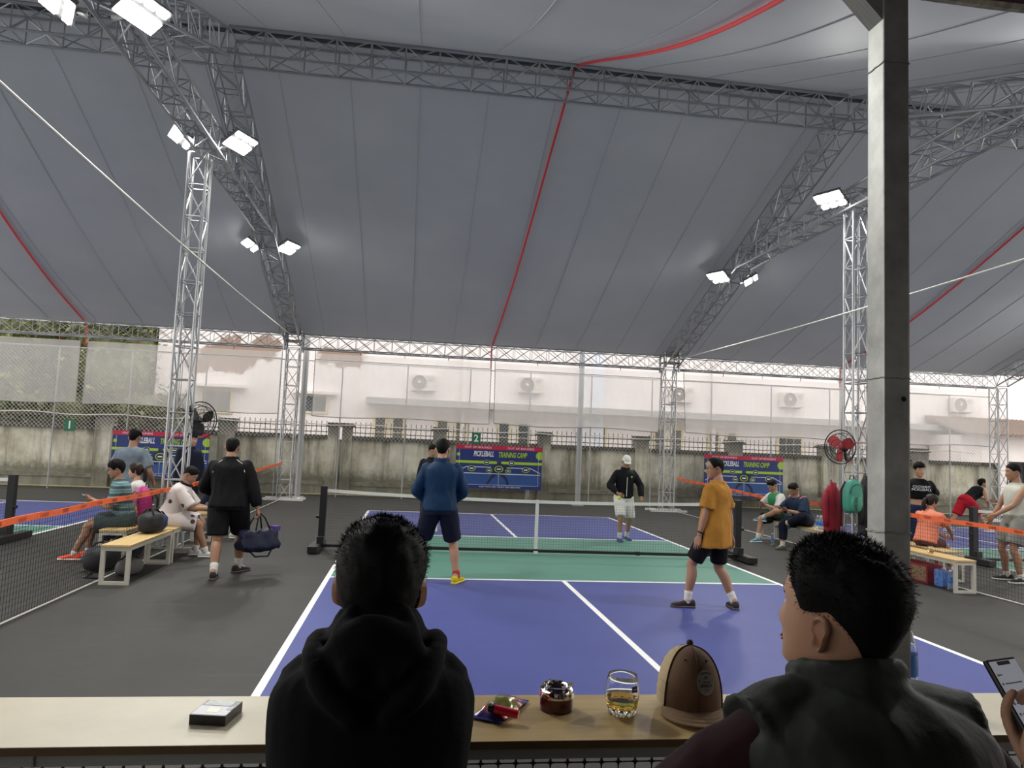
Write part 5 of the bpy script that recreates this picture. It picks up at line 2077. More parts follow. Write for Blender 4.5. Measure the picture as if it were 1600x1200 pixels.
    # ------------------------------------------------ clothes
    if shirt:
        e = shirt.get('e', .014)
        mb = MB()
        hem = shirt.get('hem', -.06)
        wa = shirt.get('waist', .0)
        S_ = [sec(hem, .166 + wa, .118 + wa * .8, .128 + wa * .8, e), sec(hem + .10, .164 + wa, .116 + wa * .8, .124 + wa * .8, e), sec(.30, .150 + wa * .7, .110 + wa * .6, .106 + wa * .6, e),
              sec(.55, .157, .117, .110, e), sec(.76, .176, .112, .114, e), sec(.88, .172, .094, .100, e), sec(.965, .112, .070, .078, e * .7), sec(1.02, .068, .060, .064, e * .4)]
        if hem > .2:
            S_ = [sec(hem, .152 + wa, .110 + wa, .104 + wa, e)] + S_[3:]
        ringloft(mb, S_, 24)
        sl = shirt.get('sleeve', .5)
        fl = shirt.get('flare', 1.0)
        if sl > 0:
            for i in (0, 1):
                A, E_, W_ = SH[i], EL[i], WR[i]
                if sl <= 1:
                    pts = [A - (E_ - A) * .02, A + (E_ - A) * sl * .5, A + (E_ - A) * sl]
                    limb(mb, pts, [.050 * s * g + e * .7, .052 * s * g + e * .9 * fl, .049 * s * g + e * 1.3 * fl], 14, cap=False)
                else:
                    f = sl - 1
                    pts = [A - (E_ - A) * .02, A + (E_ - A) * .3, A + (E_ - A) * .7, E_, E_ + (W_ - E_) * .3 * f, E_ + (W_ - E_) * .7 * f, E_ + (W_ - E_) * f * .97]
                    limb(mb, pts, [.050 * s * g + e * .7, .052 * s * g + e * .8, .047 * s * g + e * .9, .041 * s * g + e, .043 * s * g + e * .9, .037 * s * g + e * .9, .029 * s * g + e * .7], 14, cap=False)
        if shirt.get('collar', 0):
            ch_ = shirt['collar']
            cx_ = nk + up * .018 * s
            ax_ = nrm(nb - nk)
            rr = .066 * s * (g ** .5) + e * .4
            for kk_ in range(4):
                c_ = nk - up * .005 + ax_ * ch_ * kk_ / 3
                ring = [c_ + Rs * rr * math.cos(t) * 1.04 + Ft * (rr * math.sin(t) - .004) for t in np.linspace(0, 2 * PI, 20, endpoint=False)]
                mb.tube(ring, .0095 + .003 * (kk_ == 3), 6, closed=True)
        if shirt.get('hood'):
            # hood thrown back: standing collar, two rolls over the shoulders, a pouch hanging behind
            def L3(x, y, z):
                return nk + (Rs * x + Ft * y + up * z) * s
            for q, (rad, hz, rt_) in enumerate(((.072, .046, .010), (.075, .032, .013), (.079, .014, .016), (.085, -.006, .018))):
                mb.tube([L3(rad * math.cos(t), rad * math.sin(t) * 1.02 - .006, hz - .012 * math.sin(t)) for t in np.linspace(0, 2 * PI, 24, endpoint=False)], rt_, 8, closed=True)
            for sg in (-1, 1):
                limb(mb, [L3(sg * .055, .085, -.03), L3(sg * .096, .035, .006), L3(sg * .114, -.035, -.002), L3(sg * .106, -.098, -.042), L3(sg * .075, -.132, -.095), L3(sg * .03, -.138, -.135)],
                     [.014, .017, .019, .020, .020, .016], 12, 3)
                limb(mb, [L3(sg * .045, -.075, .045), L3(sg * .060, -.110, -.01), L3(sg * .030, -.135, -.070)], [.018, .022, .020], 10, 3)
            mb.ellipsoid(L3(0, -.098, -.045), (.095 * s, .046 * s, .085 * s), 16, 10)
            limb(mb, [L3(.035, -.085, .035), L3(.005, -.125, -.02), L3(-.045, -.142, -.055)], [.016, .016, .012], 10, 3)
        so = remesh_obj(shirt.get('name', 'shirt'), mb, shirt['m'], P, shirt.get('vox', vox), 1, wrinkle=shirt.get('wr', .010) * wr, wscale=shirt.get('ws', 10), seed=seed)
    if bottom:
        e = bottom.get('e', .016)
        mb = MB()
        ringloft(mb, [sec(-.16, .150, .110, .118, e), sec(-.08, .162, .108, .122, e), sec(.04, .163, .108, .122, e), sec(.14, .152, .104, .108, e)], 22)
        ln = bottom.get('len', .85)
        for i in (0, 1):
            A, K, N_ = HP[i], KN[i], AN[i]
            if ln <= 1.05:
                limb(mb, [A, A + (K - A) * ln * .5, A + (K - A) * ln], [.092 * s * g + e, .085 * s * g + e * 1.2, (.068 + .016 * (1 - ln)) * s * g + e * 1.5], 16, cap=False)
            else:
                f = ln - 1
                limb(mb, [A, A + (K - A) * .5, K, K + (N_ - K) * .5 * f, K + (N_ - K) * f], [.092 * s * g + e, .080 * s * g + e, .060 * s * g + e, .056 * s + e, .046 * s + e], 16, cap=False)
        remesh_obj(bottom.get('name', 'shorts'), mb, bottom['m'], P, vox, 1, wrinkle=.008 * wr, wscale=11, seed=seed + 9)
    if shoes:
        for i in (0, 1):
            N_, fd = AN[i], FD[i]
            R_ = nrm(np.cross(fd, V(0, 0, 1)))
            U_ = np.cross(R_, fd)
            o_ = N_ - U_ * .085 * s
            mb, ms = MB(), MB()
            secs, sol = [], []
            for y, a, h in ((-.085, .026, .060), (-.07, .034, .082), (-.03, .036, .090), (.02, .037, .080), (.07, .041, .060), (.12, .043, .046), (.16, .038, .038), (.185, .022, .028)):
                c_ = o_ + fd * y * s + U_ * (h * .5 + .012) * s
                secs.append(np.concatenate([c_, R_, U_, [a * s, h * .5 * s, h * .5 * s]]))
                sol.append(np.concatenate([o_ + fd * (y * 1.03) * s + U_ * .014 * s, R_, U_, [(a + .004) * s, .014 * s, .014 * s]]))
            ringloft(mb, secs, 16, 2.4, 2)
            ringloft(ms, sol, 14, 3.2, 2)
            so_ = mb.build('shoe', shoes['m'], P, smooth=True)
            ms.build('sole', shoes.get('sole', m_offwhite), so_, smooth=True)
            la_ = MB()
            for q in range(4):
                y = .025 + q * .022
                h = np.interp(y, [-.03, .02, .07, .12], [.090, .080, .060, .046])
                la_.tube([o_ + (fd * y + R_ * x + U_ * (h + .0135 - abs(x) * .25)) * s for x in (-.022, 0, .022)], .0035 * s, 5)
            la_.build('laces', shoes.get('lace', m_offwhite), so_)
            if socks:
                mk = MB()
                K = KN[i]
                t0, t1 = .0, shoes.get('sock', .20)
                limb(mk, [N_ + (K - N_) * t0 - U_ * .015, N_ + (K - N_) * t1 * .5, N_ + (K - N_) * t1], [.042 * s, .043 * s * g ** .5, .046 * s * g ** .5], 12, 2)
                mk.build('sock', shoes.get('sockm', m_sock), P, smooth=True)
    P_info = dict(root=P, hw=hw, hc=hc, WR=WR, EL=EL, SH=SH, KN=KN, AN=AN, nk=nk, up=up, Rs=Rs, Ft=Ft, s=s, spine=spine, sec=sec, HR=HR, HP=HP, pel=pel)
    return P_info


def cloth(name, c, rough=.8, var=.08, **kw):
    return M(name, c, rough, var=var, vscale=6, bump=kw.pop('bump', .6), bscale=kw.pop('bscale', 13), spec=kw.pop('spec', .22), **kw)


def glasses(p):
    mb = MB()
    for sg in (-1, 1):
        mb.tube([(sg * .032 + .021 * math.cos(t), .094, .002 + .016 * math.sin(t)) for t in np.linspace(0, 2 * PI, 14, endpoint=False)], .0016, 5, closed=True)
        mb.tube([(sg * .053, .093, .006), (sg * .074, .06, .006), (sg * .078, -.01, .008)], .0016, 5)
    mb.tube([(-.011, .095, .005), (.011, .095, .005)], .0016, 5)
    mb.v = [tuple(q) for q in p['hw'](np.array(mb.v))]
    mb.build('glasses', m_black, p['root'])


def watch(p, i):
    E_, W_ = p['EL'][i], p['WR'][i]
    d = nrm(W_ - E_)
    c_ = W_ - d * .035
    x, y, _ = frame_of(Vector(d))
    mb = MB()
    mb.tube([Vector(c_) + (x * math.cos(t) + y * math.sin(t)) * .036 for t in np.linspace(0, 2 * PI, 14, endpoint=False)], .009, 6, closed=True)
    mb.build('wrist_watch', m_black, p['root'], smooth=True)


def head_piece(p, mb, name, m, smooth=True):
    mb.v = [tuple(q) for q in p['hw'](np.array(mb.v))]
    return mb.build(name, m, p['root'], smooth=smooth)


def phone_at(p, pos, fwd_up, label, lit=False):
    """a phone held in the hands: thing of its own, local frame of the person"""
    r = empty('mobile_phone', p['root'].location)
    r.rotation_euler = p['root'].rotation_euler
    tag(r, label, 'phone')
    u = Vector(nrm(V(*fwd_up)))
    x = Vector((1, 0, 0))
    n_ = x.cross(u)
    Rm = Matrix((x, u, n_)).transposed().to_4x4()
    mw = Matrix.Translation(Vector(pos)) @ Rm
    bevelled_box((0, 0, 0), (.072, .148, .009), .004).build('phone_case', m_black, r, mw=mw)
    MB().box((0, 0, .0048), (.064, .138, .0006)).build('phone_screen', M('phone_screen', (.25, .28, .33), .15, emit=(.5, .55, .65), estr=.4), r, mw=mw)
    return r


NAVY = cloth('navy_cloth', (.007, .010, .024))
BLACKC = cloth('black_cloth', (.0045, .0048, .0058))
BLACKJ = cloth('black_jersey', (.006, .0066, .0085), .75)

# ---- court players
p = person('man in a blue windbreaker seen from behind at the kitchen line', (-1.69, -2.42), 0, H=1.80, g=1.06, tone='warm', vox=.014, pelvis=(0, 0, .945),
           neck=(0, -.01, 1.505), hands=((-.14, .20, 1.00), (.14, .20, 1.00)), poles=((-1, -.55, -.1), (1, -.55, -.1)), head=(-8, -6, 0),
           feet=((-.24, .10, 0), (.25, -.04, 0)), foot_yaw=(12, -28), hair=('short', .013), face=False,
           shirt=dict(m=cloth('blue_windbreaker', (.004, .027, .072), .65, spec=.25, bump=.7, bscale=11), name='windbreaker', e=.026, hem=-.07, waist=.004, sleeve=1.95, collar=.06, wr=.014, ws=9),
           bottom=dict(m=NAVY, len=.92, e=.022), shoes=dict(m=cloth('yellow_shoe', (.55, .42, .01), .6), sole=M('yellow_sole', (.60, .50, .05), .6), lace=M('red_lace', (.5, .03, .02), .7), sock=.10, sockm=M('red_sock', (.35, .03, .03), .9)), seed=3)
MB().ellipsoid(Vector(p['nk'] - p['Ft'] * .112 - p['up'] * .055), (.012, .003, .008), 10, 6).build('logo_mark', m_wire, p['root'])
p = person('man in a black jacket looking down across the net behind the windbreaker man', (-1.66, 3.0), 176, H=1.69, tone='warm', vox=.018, head=(8, -22, 0),
           hands=((-.30, .05, .78), (.27, .06, .80)), feet=((-.14, .02, 0), (.12, .0, 0)), hair=('short', .014),
           shirt=dict(m=BLACKJ, name='jacket', e=.026, sleeve=1.92, collar=.03), bottom=dict(m=NAVY, len=1.85, name='trousers', e=.018),
           shoes=dict(m=cloth('white_shoe', (.6, .6, .58), .6)), seed=5)
p = person('player in a white cap and black zip jacket with white shorts', (2.08, 2.15), 183, H=1.66, tone='tan', vox=.016, pelvis=(0, .02, .865), neck=(.0, .09, 1.385), head=(-6, -18, 0),
           hands=((-.29, .22, .86), (.20, .24, .93)), poles=((-1, -.6, 0), (1, -.9, 0)), hand_pose=('relaxed', 'grip'), feet=((-.13, -.12, .0), (.10, .13, 0)), foot_yaw=(8, -6), foot_pitch=(0, 0),
           hair=('fade', .003), shirt=dict(m=BLACKJ, name='zip_jacket', e=.024, sleeve=1.93, collar=.045, hem=-.04),
           bottom=dict(m=cloth('white_shorts', (.62, .61, .57)), len=.97, e=.022), shoes=dict(m=cloth('blue_shoe', (.03, .07, .19), .6), sole=M('dark_blue_sole', (.05, .08, .16), .6), sock=.22), seed=6)
capw = MB()
rows = [[(.089 * math.cos(t) * math.cos(a) ** .8, .0 + .110 * math.sin(t) * math.cos(a) ** .8 - .003, .030 + .104 * math.sin(a)) for t in np.linspace(0, 2 * PI, 22, endpoint=False)] for a in np.linspace(0, PI / 2 * .98, 8)]
capw.grid(rows, wrap=True)
br = [[(x, .088 + .075 * t_ * (1 - (x / .075) ** 2) ** .5 - 2.2 * x * x, .034 - .020 * t_ - 1.0 * x * x) for x in np.linspace(-.068, .068, 11)] for t_ in (0, .5, 1)]
capw.grid(br).grid([[(q[0], q[1], q[2] - .004) for q in r_] for r_ in br])
head_piece(p, capw, 'white_cap', M('white_cap_cloth', (.66, .65, .62), .8))
MB().tube([p['nk'] + p['Ft'] * .085 - p['up'] * .03, p['nk'] + p['Ft'] * .14 - p['up'] * .15, p['nk'] + p['Ft'] * .150 - p['up'] * .33, p['nk'] + p['Ft'] * .16 - p['up'] * .5], .006, 5).build('zip', m_offwhite, p['root'])
MB().ellipsoid(Vector(p['nk'] + p['Ft'] * .135 - p['up'] * .12 - p['Rs'] * .09), (.016, .006, .018), 10, 6).build('badge', m_lime, p['root'])
pb = MB().ellipsoid((0, 0, 0), (.037, .037, .037), 16, 10).build('pickleball', M('pickleball_yellow', (.62, .75, .08), .5), smooth=True)
tag(pb, 'yellow green ball in the hand of the white capped player', 'ball')
_R = rotz(math.radians(183))
pb.location = Vector(V(2.08, 2.15, 0) + _R @ (p['WR'][1] + V(-.01, .06, -.085)))

p = person('man in an orange polo shirt and black shorts looking left', (1.50, -3.72), 38, H=1.71, g=1.07, tone='tan', vox=.013, pelvis=(-.04, .05, .885), neck=(-.01, .04, 1.43), head=(42, -4, 0), twist=4,
           hands=((-.29, .11, .80), (.27, .0, .79)), poles=((-.6, -1, 0), (.5, -1, 0)), feet=((-.27, .25, 0), (.13, -.12, 0)), foot_yaw=(42, -42), foot_pitch=(0, 0),
           hair=('receding', .011), shirt=dict(m=cloth('orange_polo', (.36, .165, .025), .8, var=.14), name='polo_shirt', e=.020, hem=-.33, waist=.028, sleeve=.78, collar=.02, flare=1.2, wr=.012, ws=9),
           bottom=dict(m=BLACKC, len=.86, e=.014), shoes=dict(m=cloth('black_red_shoe', (.03, .028, .03), .6), sole=M('dark_sole', (.09, .06, .06), .6), lace=M('coral_lace', (.65, .08, .05), .6), sock=.24), seed=8)
glasses(p)
watch(p, 0)

# ---- man walking away with the duffel
p = person('man in a black track jacket walking away with a duffel bag', (-4.32, -2.22), 4, H=1.72, g=1.20, tone='tan', vox=.014, pelvis=(0, .02, .895), neck=(-.02, .07, 1.43), head=(-4, -3, 0),
           hands=((-.20, .32, .98), (.36, .03, .80)), poles=((-1, -.8, -.2), (.7, -1, 0)), hand_pose=('relaxed', 'grip'), feet=((-.08, -.23, .0), (.13, .26, .0)), foot_yaw=(2, -38), foot_pitch=(0, 0),
           knee_pole=((-.05, 1, .2), (.2, 1, .1)), hair=('short', .008), face=False,
           shirt=dict(m=BLACKC, name='track_jacket', e=.026, hem=-.10, waist=.01, sleeve=1.95, collar=.035, wr=.014), bottom=dict(m=BLACKC, len=.88, e=.024),
           shoes=dict(m=cloth('black_shoe', (.022, .022, .024), .6), sole=M('dark_sole', (.09, .06, .06), .6), lace=m_wire, sock=.24), seed=10)
for sg in (-1, 1):
    q = [p['nk'] + p['Rs'] * sg * .085 - p['Ft'] * .10 - p['up'] * .0, p['nk'] + p['Rs'] * sg * .15 - p['Ft'] * .108 - p['up'] * .05, p['nk'] + p['Rs'] * sg * .19 - p['Ft'] * .125 - p['up'] * .16]
    MB().tube(q, .004, 5).build('piping', m_offwhite, p['root'])
df_.location = Vector(V(-4.32, -2.22, 0) + rotz(math.radians(4)) @ (p['WR'][1] + V(.03, .02, -.545)))

# ---- left group
p = person('man in a plain grey blue t-shirt standing with his back turned', (-6.40, .30), -8, H=1.75, g=1.08, tone='warm', vox=.016, hair=('short', .015), face=False, head=(0, -10, 0),
           hands=((-.26, .20, .95), (.27, .18, .97)), shirt=dict(m=cloth('grey_blue_tee', (.165, .205, .245), .85), name='t_shirt', e=.022, hem=-.12, waist=.01, sleeve=.8, flare=1.2, wr=.014),
           bottom=dict(m=NAVY, len=.9), shoes=dict(m=cloth('black_shoe', (.022, .022, .024), .6)), seed=12)
sit = dict(pelvis=(0, 0, .56), neck=(0, .10, 1.04))
STRIPE = NT('teal_stripes')
_t = STRIPE.n('TexCoord').outputs['Object']
_w = STRIPE.n('TexWave', wave_type='BANDS', bands_direction='Z')
_w.inputs['Scale'].default_value = 3.2
_w.inputs['Distortion'].default_value = 1.2
STRIPE.l(_t, _w.inputs['Vector'])
STRIPE.l(STRIPE.ramp(_w.outputs['Fac'], [(.0, (.030, .065, .075)), (.45, (.075, .155, .165)), (.7, (.30, .40, .40)), (.8, (.09, .19, .20))]), STRIPE.b.inputs['Base Color'])
STRIPE.b.inputs['Roughness'].default_value = .85
p = person('man in a teal striped shirt sitting sideways with bright orange shoes', (-5.93, -1.12), 106, H=1.70, tone='tan', vox=.013, pelvis=(0, 0, .55), neck=(0, .10, 1.06), head=(0, -12, 0),
           hands=((-.06, .36, .78), (.06, .36, .78)), poles=((-.6, -.6, -.6), (.6, -.6, -.6)), palms=((.3, 0, 1), (-.3, 0, 1)), feet=((-.01, .56, 0), (.26, .42, 0)), foot_yaw=(-14, -14), knee_pole=((-.05, 1, .9), (.05, 1, .9)),
           hair=('fringe', .020), shirt=dict(m=STRIPE.m, name='striped_shirt', e=.020, sleeve=.85, flare=1.2, hem=-.10, collar=.02),
           bottom=dict(m=cloth('dark_teal_shorts', (.045, .065, .068)), len=.80, e=.030), shoes=dict(m=cloth('neon_orange_shoe', (.85, .09, .05), .6), sole=m_offwhite, lace=M('coral_lace', (.65, .08, .05)), sock=.05), seed=14)
glasses(p)
watch(p, 1)
phone_at(p, (.0, .47, .83), (0, .8, .5), 'phone held by the man in the teal striped shirt')
p = person('girl with a ponytail in a white top sitting behind the magenta backpack', (-5.98, -.36), 88, H=1.57, g=.92, tone='fair', vox=.016, pelvis=(0, 0, .54), neck=(0, .08, 1.01), head=(4, -4, 0),
           hands=((-.08, .34, .66), (.08, .34, .66)), feet=((-.10, .42, 0), (.10, .40, 0)), knee_pole=((-.05, 1, .9), (.05, 1, .9)), hair=('long', .016), hair_m=m_hairb,
           shirt=dict(m=cloth('white_top', (.58, .55, .53)), name='white_top', e=.018, sleeve=.8), bottom=dict(m=NAVY, len=1.8, name='trousers'), shoes=dict(m=cloth('white_shoe', (.6, .6, .58))), seed=15)
pt = MB()
limb(pt, [V(0, -.095, .035), V(0, -.135, .02), V(.0, -.150, -.06), V(.0, -.135, -.15), V(0, -.125, -.20)], [.024, .030, .036, .030, .010], 12)
head_piece(p, pt, 'ponytail', m_hairb)
PATT = NT('white_pattern_cloth')
_t = PATT.n('TexCoord').outputs['Object']
_v = PATT.n('TexVoronoi')
_v.inputs['Scale'].default_value = 7
PATT.l(_t, _v.inputs['Vector'])
PATT.l(PATT.ramp(PATT.math('ADD', _v.outputs['Distance'], PATT.math('MULTIPLY', PATT.noise(14, 3, _t), .3)), [(.36, (.035, .03, .045)), (.40, (.60, .54, .52))]), PATT.b.inputs['Base Color'])
PATT.b.inputs['Roughness'].default_value = .85
p = person('man in a white patterned shirt bending forward on the left bench', (-5.43, -.88), -84, H=1.70, g=1.06, tone='tan', vox=.014, pelvis=(0, 0, .56), neck=(0, .19, 1.01), head=(-4, -34, 0),
           hands=((-.05, .50, .69), (.06, .52, .69)), poles=((-.8, -.3, -.7), (.8, -.3, -.7)), hand_pose=('grip', 'grip'), feet=((-.16, .36, 0), (.02, .52, 0)), foot_yaw=(6, -6), knee_pole=((-.05, 1, .9), (.08, 1, .9)),
           hair=('fade', .010), shirt=dict(m=PATT.m, name='patterned_shirt', e=.022, sleeve=.92, flare=1.3, hem=-.12, wr=.014), bottom=dict(m=PATT.m, len=.92, e=.030),
           shoes=dict(m=cloth('white_shoe', (.6, .6, .58)), sock=.12), seed=17)
cr = [p['nk'] + p['Rs'] * .088 * math.cos(t) + p['Ft'] * (.078 * math.sin(t) + .004) + p['up'] * .022 for t in np.linspace(0, 2 * PI, 20, endpoint=False)]
MB().tube(cr, .017, 8, closed=True).build('navy_collar', NAVY, p['root'], smooth=True)
p = person('person in a dark coat standing behind the left floodlight tower', (-6.02, 1.95), -128, H=1.74, tone='fair', vox=.018, head=(10, -6, 0), hair=('fringe', .014),
           hands=((-.26, .08, .84), (.26, .08, .84)), shirt=dict(m=NAVY, name='long_coat', e=.034, hem=-.42, waist=.02, sleeve=1.93, collar=.03), bottom=dict(m=BLACKC, len=1.85, name='trousers'),
           shoes=dict(m=cloth('black_shoe', (.022, .022, .024), .6)), seed=19)
p = person('person in a navy top seated beyond the patterned shirt man', (-5.44, 1.25), -86, H=1.66, tone='tan', vox=.018, pelvis=(0, 0, .56), neck=(0, .16, 1.02), head=(0, -20, 0),
           hands=((-.08, .44, .70), (.08, .44, .70)), feet=((-.12, .44, 0), (.10, .46, 0)), knee_pole=((-.05, 1, .9), (.05, 1, .9)), hair=('fringe', .014),
           shirt=dict(m=NAVY, name='navy_top', e=.02, sleeve=.9), bottom=dict(m=cloth('blue_grey_trousers', (.12, .15, .18)), len=1.8, name='trousers'), shoes=dict(m=cloth('white_shoe', (.6, .6, .58))), seed=20)

# ---- right group
GREEN = NT('green_white_jersey')
_t = GREEN.n('TexCoord').outputs['Object']
_s = GREEN.n('SeparateXYZ')
GREEN.l(_t, _s.inputs[0])
GREEN.l(GREEN.ramp(GREEN.math('ABSOLUTE', _s.outputs['X']), [(.125, (.025, .22, .085)), (.14, (.55, .55, .52))]), GREEN.b.inputs['Base Color'])
GREEN.b.inputs['Roughness'].default_value = .8
p = person('man in a green and white jersey with one leg crossed looking at his phone', (5.53, 2.45), 100, H=1.70, g=1.06, tone='warm', vox=.015, pelvis=(0, 0, .55), neck=(0, .16, 1.01), head=(-4, -34, 0),
           hands=((-.05, .40, .76), (.09, .42, .76)), poles=((-.9, -.3, -.6), (.9, -.3, -.6)), palms=((.3, -.3, 1), (-.3, -.3, 1)), feet=((.06, .40, .42), (.07, .50, 0)), foot_yaw=(-62, 8), foot_pitch=(0, 0),
           knee_pole=((-1, .4, .5), (.05, 1, .9)), hair=('fade', .014), shirt=dict(m=GREEN.m, name='jersey', e=.022, sleeve=.85, flare=1.3), bottom=dict(m=cloth('dark_green_shorts', (.012, .03, .025)), len=.85, e=.030),
           shoes=dict(m=cloth('light_blue_shoe', (.05, .25, .36), .6), sole=m_offwhite, sock=.20), seed=22)
phone_at(p, (.02, .50, .83), (0, .75, .55), 'phone held by the man in the green jersey')
p = person('man in a navy polo with pink shoulder stripes bent over his phone', (5.50, 1.52), 108, H=1.70, g=1.10, tone='tan', vox=.015, pelvis=(0, 0, .56), neck=(0, .20, 1.0), head=(-6, -36, 0),
           hands=((-.06, .46, .74), (.07, .46, .74)), poles=((-.9, -.3, -.6), (.9, -.3, -.6)), palms=((.3, -.3, 1), (-.3, -.3, 1)), feet=((.05, .42, .40), (.06, .48, 0)), foot_yaw=(-60, 6),
           knee_pole=((-1, .5, .5), (.05, 1, .9)), hair=('fade', .014), shirt=dict(m=cloth('navy_polo', (.016, .030, .060)), name='polo_shirt', e=.024, sleeve=.92, flare=1.3), bottom=dict(m=NAVY, len=1.75, name='trousers', e=.024),
           shoes=dict(m=cloth('olive_grey_shoe', (.10, .11, .07), .6), sole=M('dark_grey_sole', (.06, .07, .06)), sock=.12), seed=24)
for sg in (-1, 1):
    q0 = p['SH'][0 if sg < 0 else 1] + p['up'] * .075
    MB().tube([q0 - p['Ft'] * .05 + p['Rs'] * sg * .02, q0 + p['up'] * .012 - p['Rs'] * sg * .03, q0 + p['Ft'] * .06 - p['Rs'] * sg * .04], .010, 6).build('shoulder_stripe', M('pink_stripe', (.75, .25, .28), .7), p['root'])
phone_at(p, (.0, .54, .80), (0, .75, .55), 'phone held by the man in the navy polo')
p = person('smiling man in a cropped black t-shirt standing beside the steel pillar', (6.74, -.08), 160, H=1.74, tone='fair', vox=.015, head=(6, -4, 4), hair=('fringe', .018),
           hands=((-.20, -.16, .95), (.22, -.14, .95)), poles=((-1, -.6, 0), (1, -.6, 0)), shirt=dict(m=BLACKC, name='cropped_t_shirt', e=.022, hem=.34, sleeve=.85, flare=1.3),
           bottom=dict(m=cloth('dark_blue_trousers', (.014, .026, .075)), len=1.85, name='trousers', e=.02), shoes=dict(m=cloth('black_shoe', (.022, .022, .024), .6)), seed=26)
fr_ = nrm(p['Ft'])
cc_ = p['spine'](.70) + fr_ * .150
ang = math.atan2(fr_[1], fr_[0])
lt1 = lettering('COCONUT', .055, Vector(cc_ + V(0, 0, .028)), (PI / 2, 0, PI), m_bwhite, p['root'], extrude=.004)
lt2 = lettering('PICKLEBALL', .060, Vector(cc_ + fr_ * .004 + V(0, 0, -.022)), (PI / 2, 0, PI), m_bwhite, p['root'], extrude=.004)
p = person('girl in a coral t-shirt sitting with her back to the barrier net', (6.05, -1.16), -66, H=1.60, g=.95, tone='warm', vox=.013, pelvis=(0, 0, .55), neck=(0, .13, 1.00), head=(-22, -12, 0),
           hands=((-.02, .46, .62), (.14, .50, .62)), poles=((-.8, -.5, 0), (.8, -.6, 0)), feet=((-.05, .44, 0), (.12, .50, 0)), knee_pole=((-.05, 1, .9), (.08, 1, .9)), hair=('long', .016), hair_m=m_hairb,
           shirt=dict(m=cloth('coral_tee', (.72, .235, .15), .85), name='coral_t_shirt', e=.022, sleeve=.7, flare=1.3, hem=-.10, waist=.008), bottom=dict(m=cloth('plum_shorts', (.10, .045, .045)), len=.66, e=.016),
           shoes=dict(m=cloth('brown_shoe', (.07, .04, .03), .7), sole=M('dark_sole', (.09, .06, .06)), sock=.06), seed=28)
pt = MB()
limb(pt, [V(0, -.095, .030), V(0, -.135, .015), V(.0, -.150, -.05), V(.0, -.135, -.13), V(0, -.12, -.185)], [.022, .028, .034, .030, .010], 12)
head_piece(p, pt, 'ponytail', m_hairb)
p = person('player in a black tank top and red shorts lunging on the right court', (12.45, 5.6), -88, H=1.74, g=1.02, tone='warm', vox=.020, pelvis=(0, -.10, .82), neck=(.0, .34, 1.14), head=(-4, 12, 0),
           hands=((-.10, .70, .84), (.16, .42, .74)), poles=((-.8, -.5, -.2), (.8, -.6, -.2)), feet=((-.14, -.55, .0), (.14, .42, 0)), knee_pole=((-.1, 1, .3), (.1, 1, .3)), hair=('short', .012),
           shirt=dict(m=BLACKC, name='tank_top', e=.016, sleeve=0, hem=-.06), bottom=dict(m=cloth('red_shorts', (.42, .012, .025)), len=.92, e=.034),
           shoes=dict(m=cloth('white_shoe', (.6, .6, .58))), seed=30)
p = person('man in a white tank top and grey shorts at the right edge', (7.22, -1.68), 78, H=1.80, g=1.05, tone='tan', vox=.015, pelvis=(0, .03, .955), neck=(0, .03, 1.50), head=(-10, -4, 0), hair=('fade', .010),
           hands=((-.12, .40, 1.02), (.30, .26, .88)), poles=((-1, -.6, -.2), (1, -.8, -.2)), feet=((-.12, .05, 0), (.16, .10, 0)), foot_yaw=(10, -10),
           shirt=dict(m=cloth('pale_tank_top', (.50, .50, .44)), name='tank_top', e=.016, sleeve=0, hem=-.08), bottom=dict(m=cloth('grey_shorts', (.20, .20, .18)), len=.82, e=.028),
           shoes=dict(m=cloth('black_shoe', (.022, .022, .024), .6), sock=.08), seed=32)

# ---- foreground
HOOD = cloth('black_hoodie_cloth', (.0045, .0048, .0055), .95, spec=.2, bump=.2, bscale=60)
p = person('man in a black hoodie seen from behind at the counter', (-2.14, -10.50), 0, H=1.68, g=.92, tone='deep', vox=.008, pelvis=(0, -.12, .80), neck=(.0, .10, 1.383), nl=-.050, head=(-4, -10, 0), sw=.122, head_fwd=.0,
           hands=((.05, .50, 1.145), (-.02, .47, 1.15)), poles=((-.75, -.2, -.9), (.75, -.2, -.9)), hand_pose=('relaxed', 'relaxed'), palms=((0, 0, -1), (0, 0, -1)),
           feet=((-.14, .26, .22), (.14, .26, .22)), knee_pole=((-.1, 1, .7), (.1, 1, .7)), hair=('bushy', .013), strands=9000,
           shirt=dict(m=HOOD, name='hoodie', e=.024, hem=-.14, waist=.03, sleeve=1.93, hood=True, wr=.007, ws=9, vox=.008), bottom=dict(m=BLACKC, len=1.85, name='trousers', e=.02),
           shoes=dict(m=cloth('black_shoe', (.022, .022, .024), .6)), seed=34, face=False)


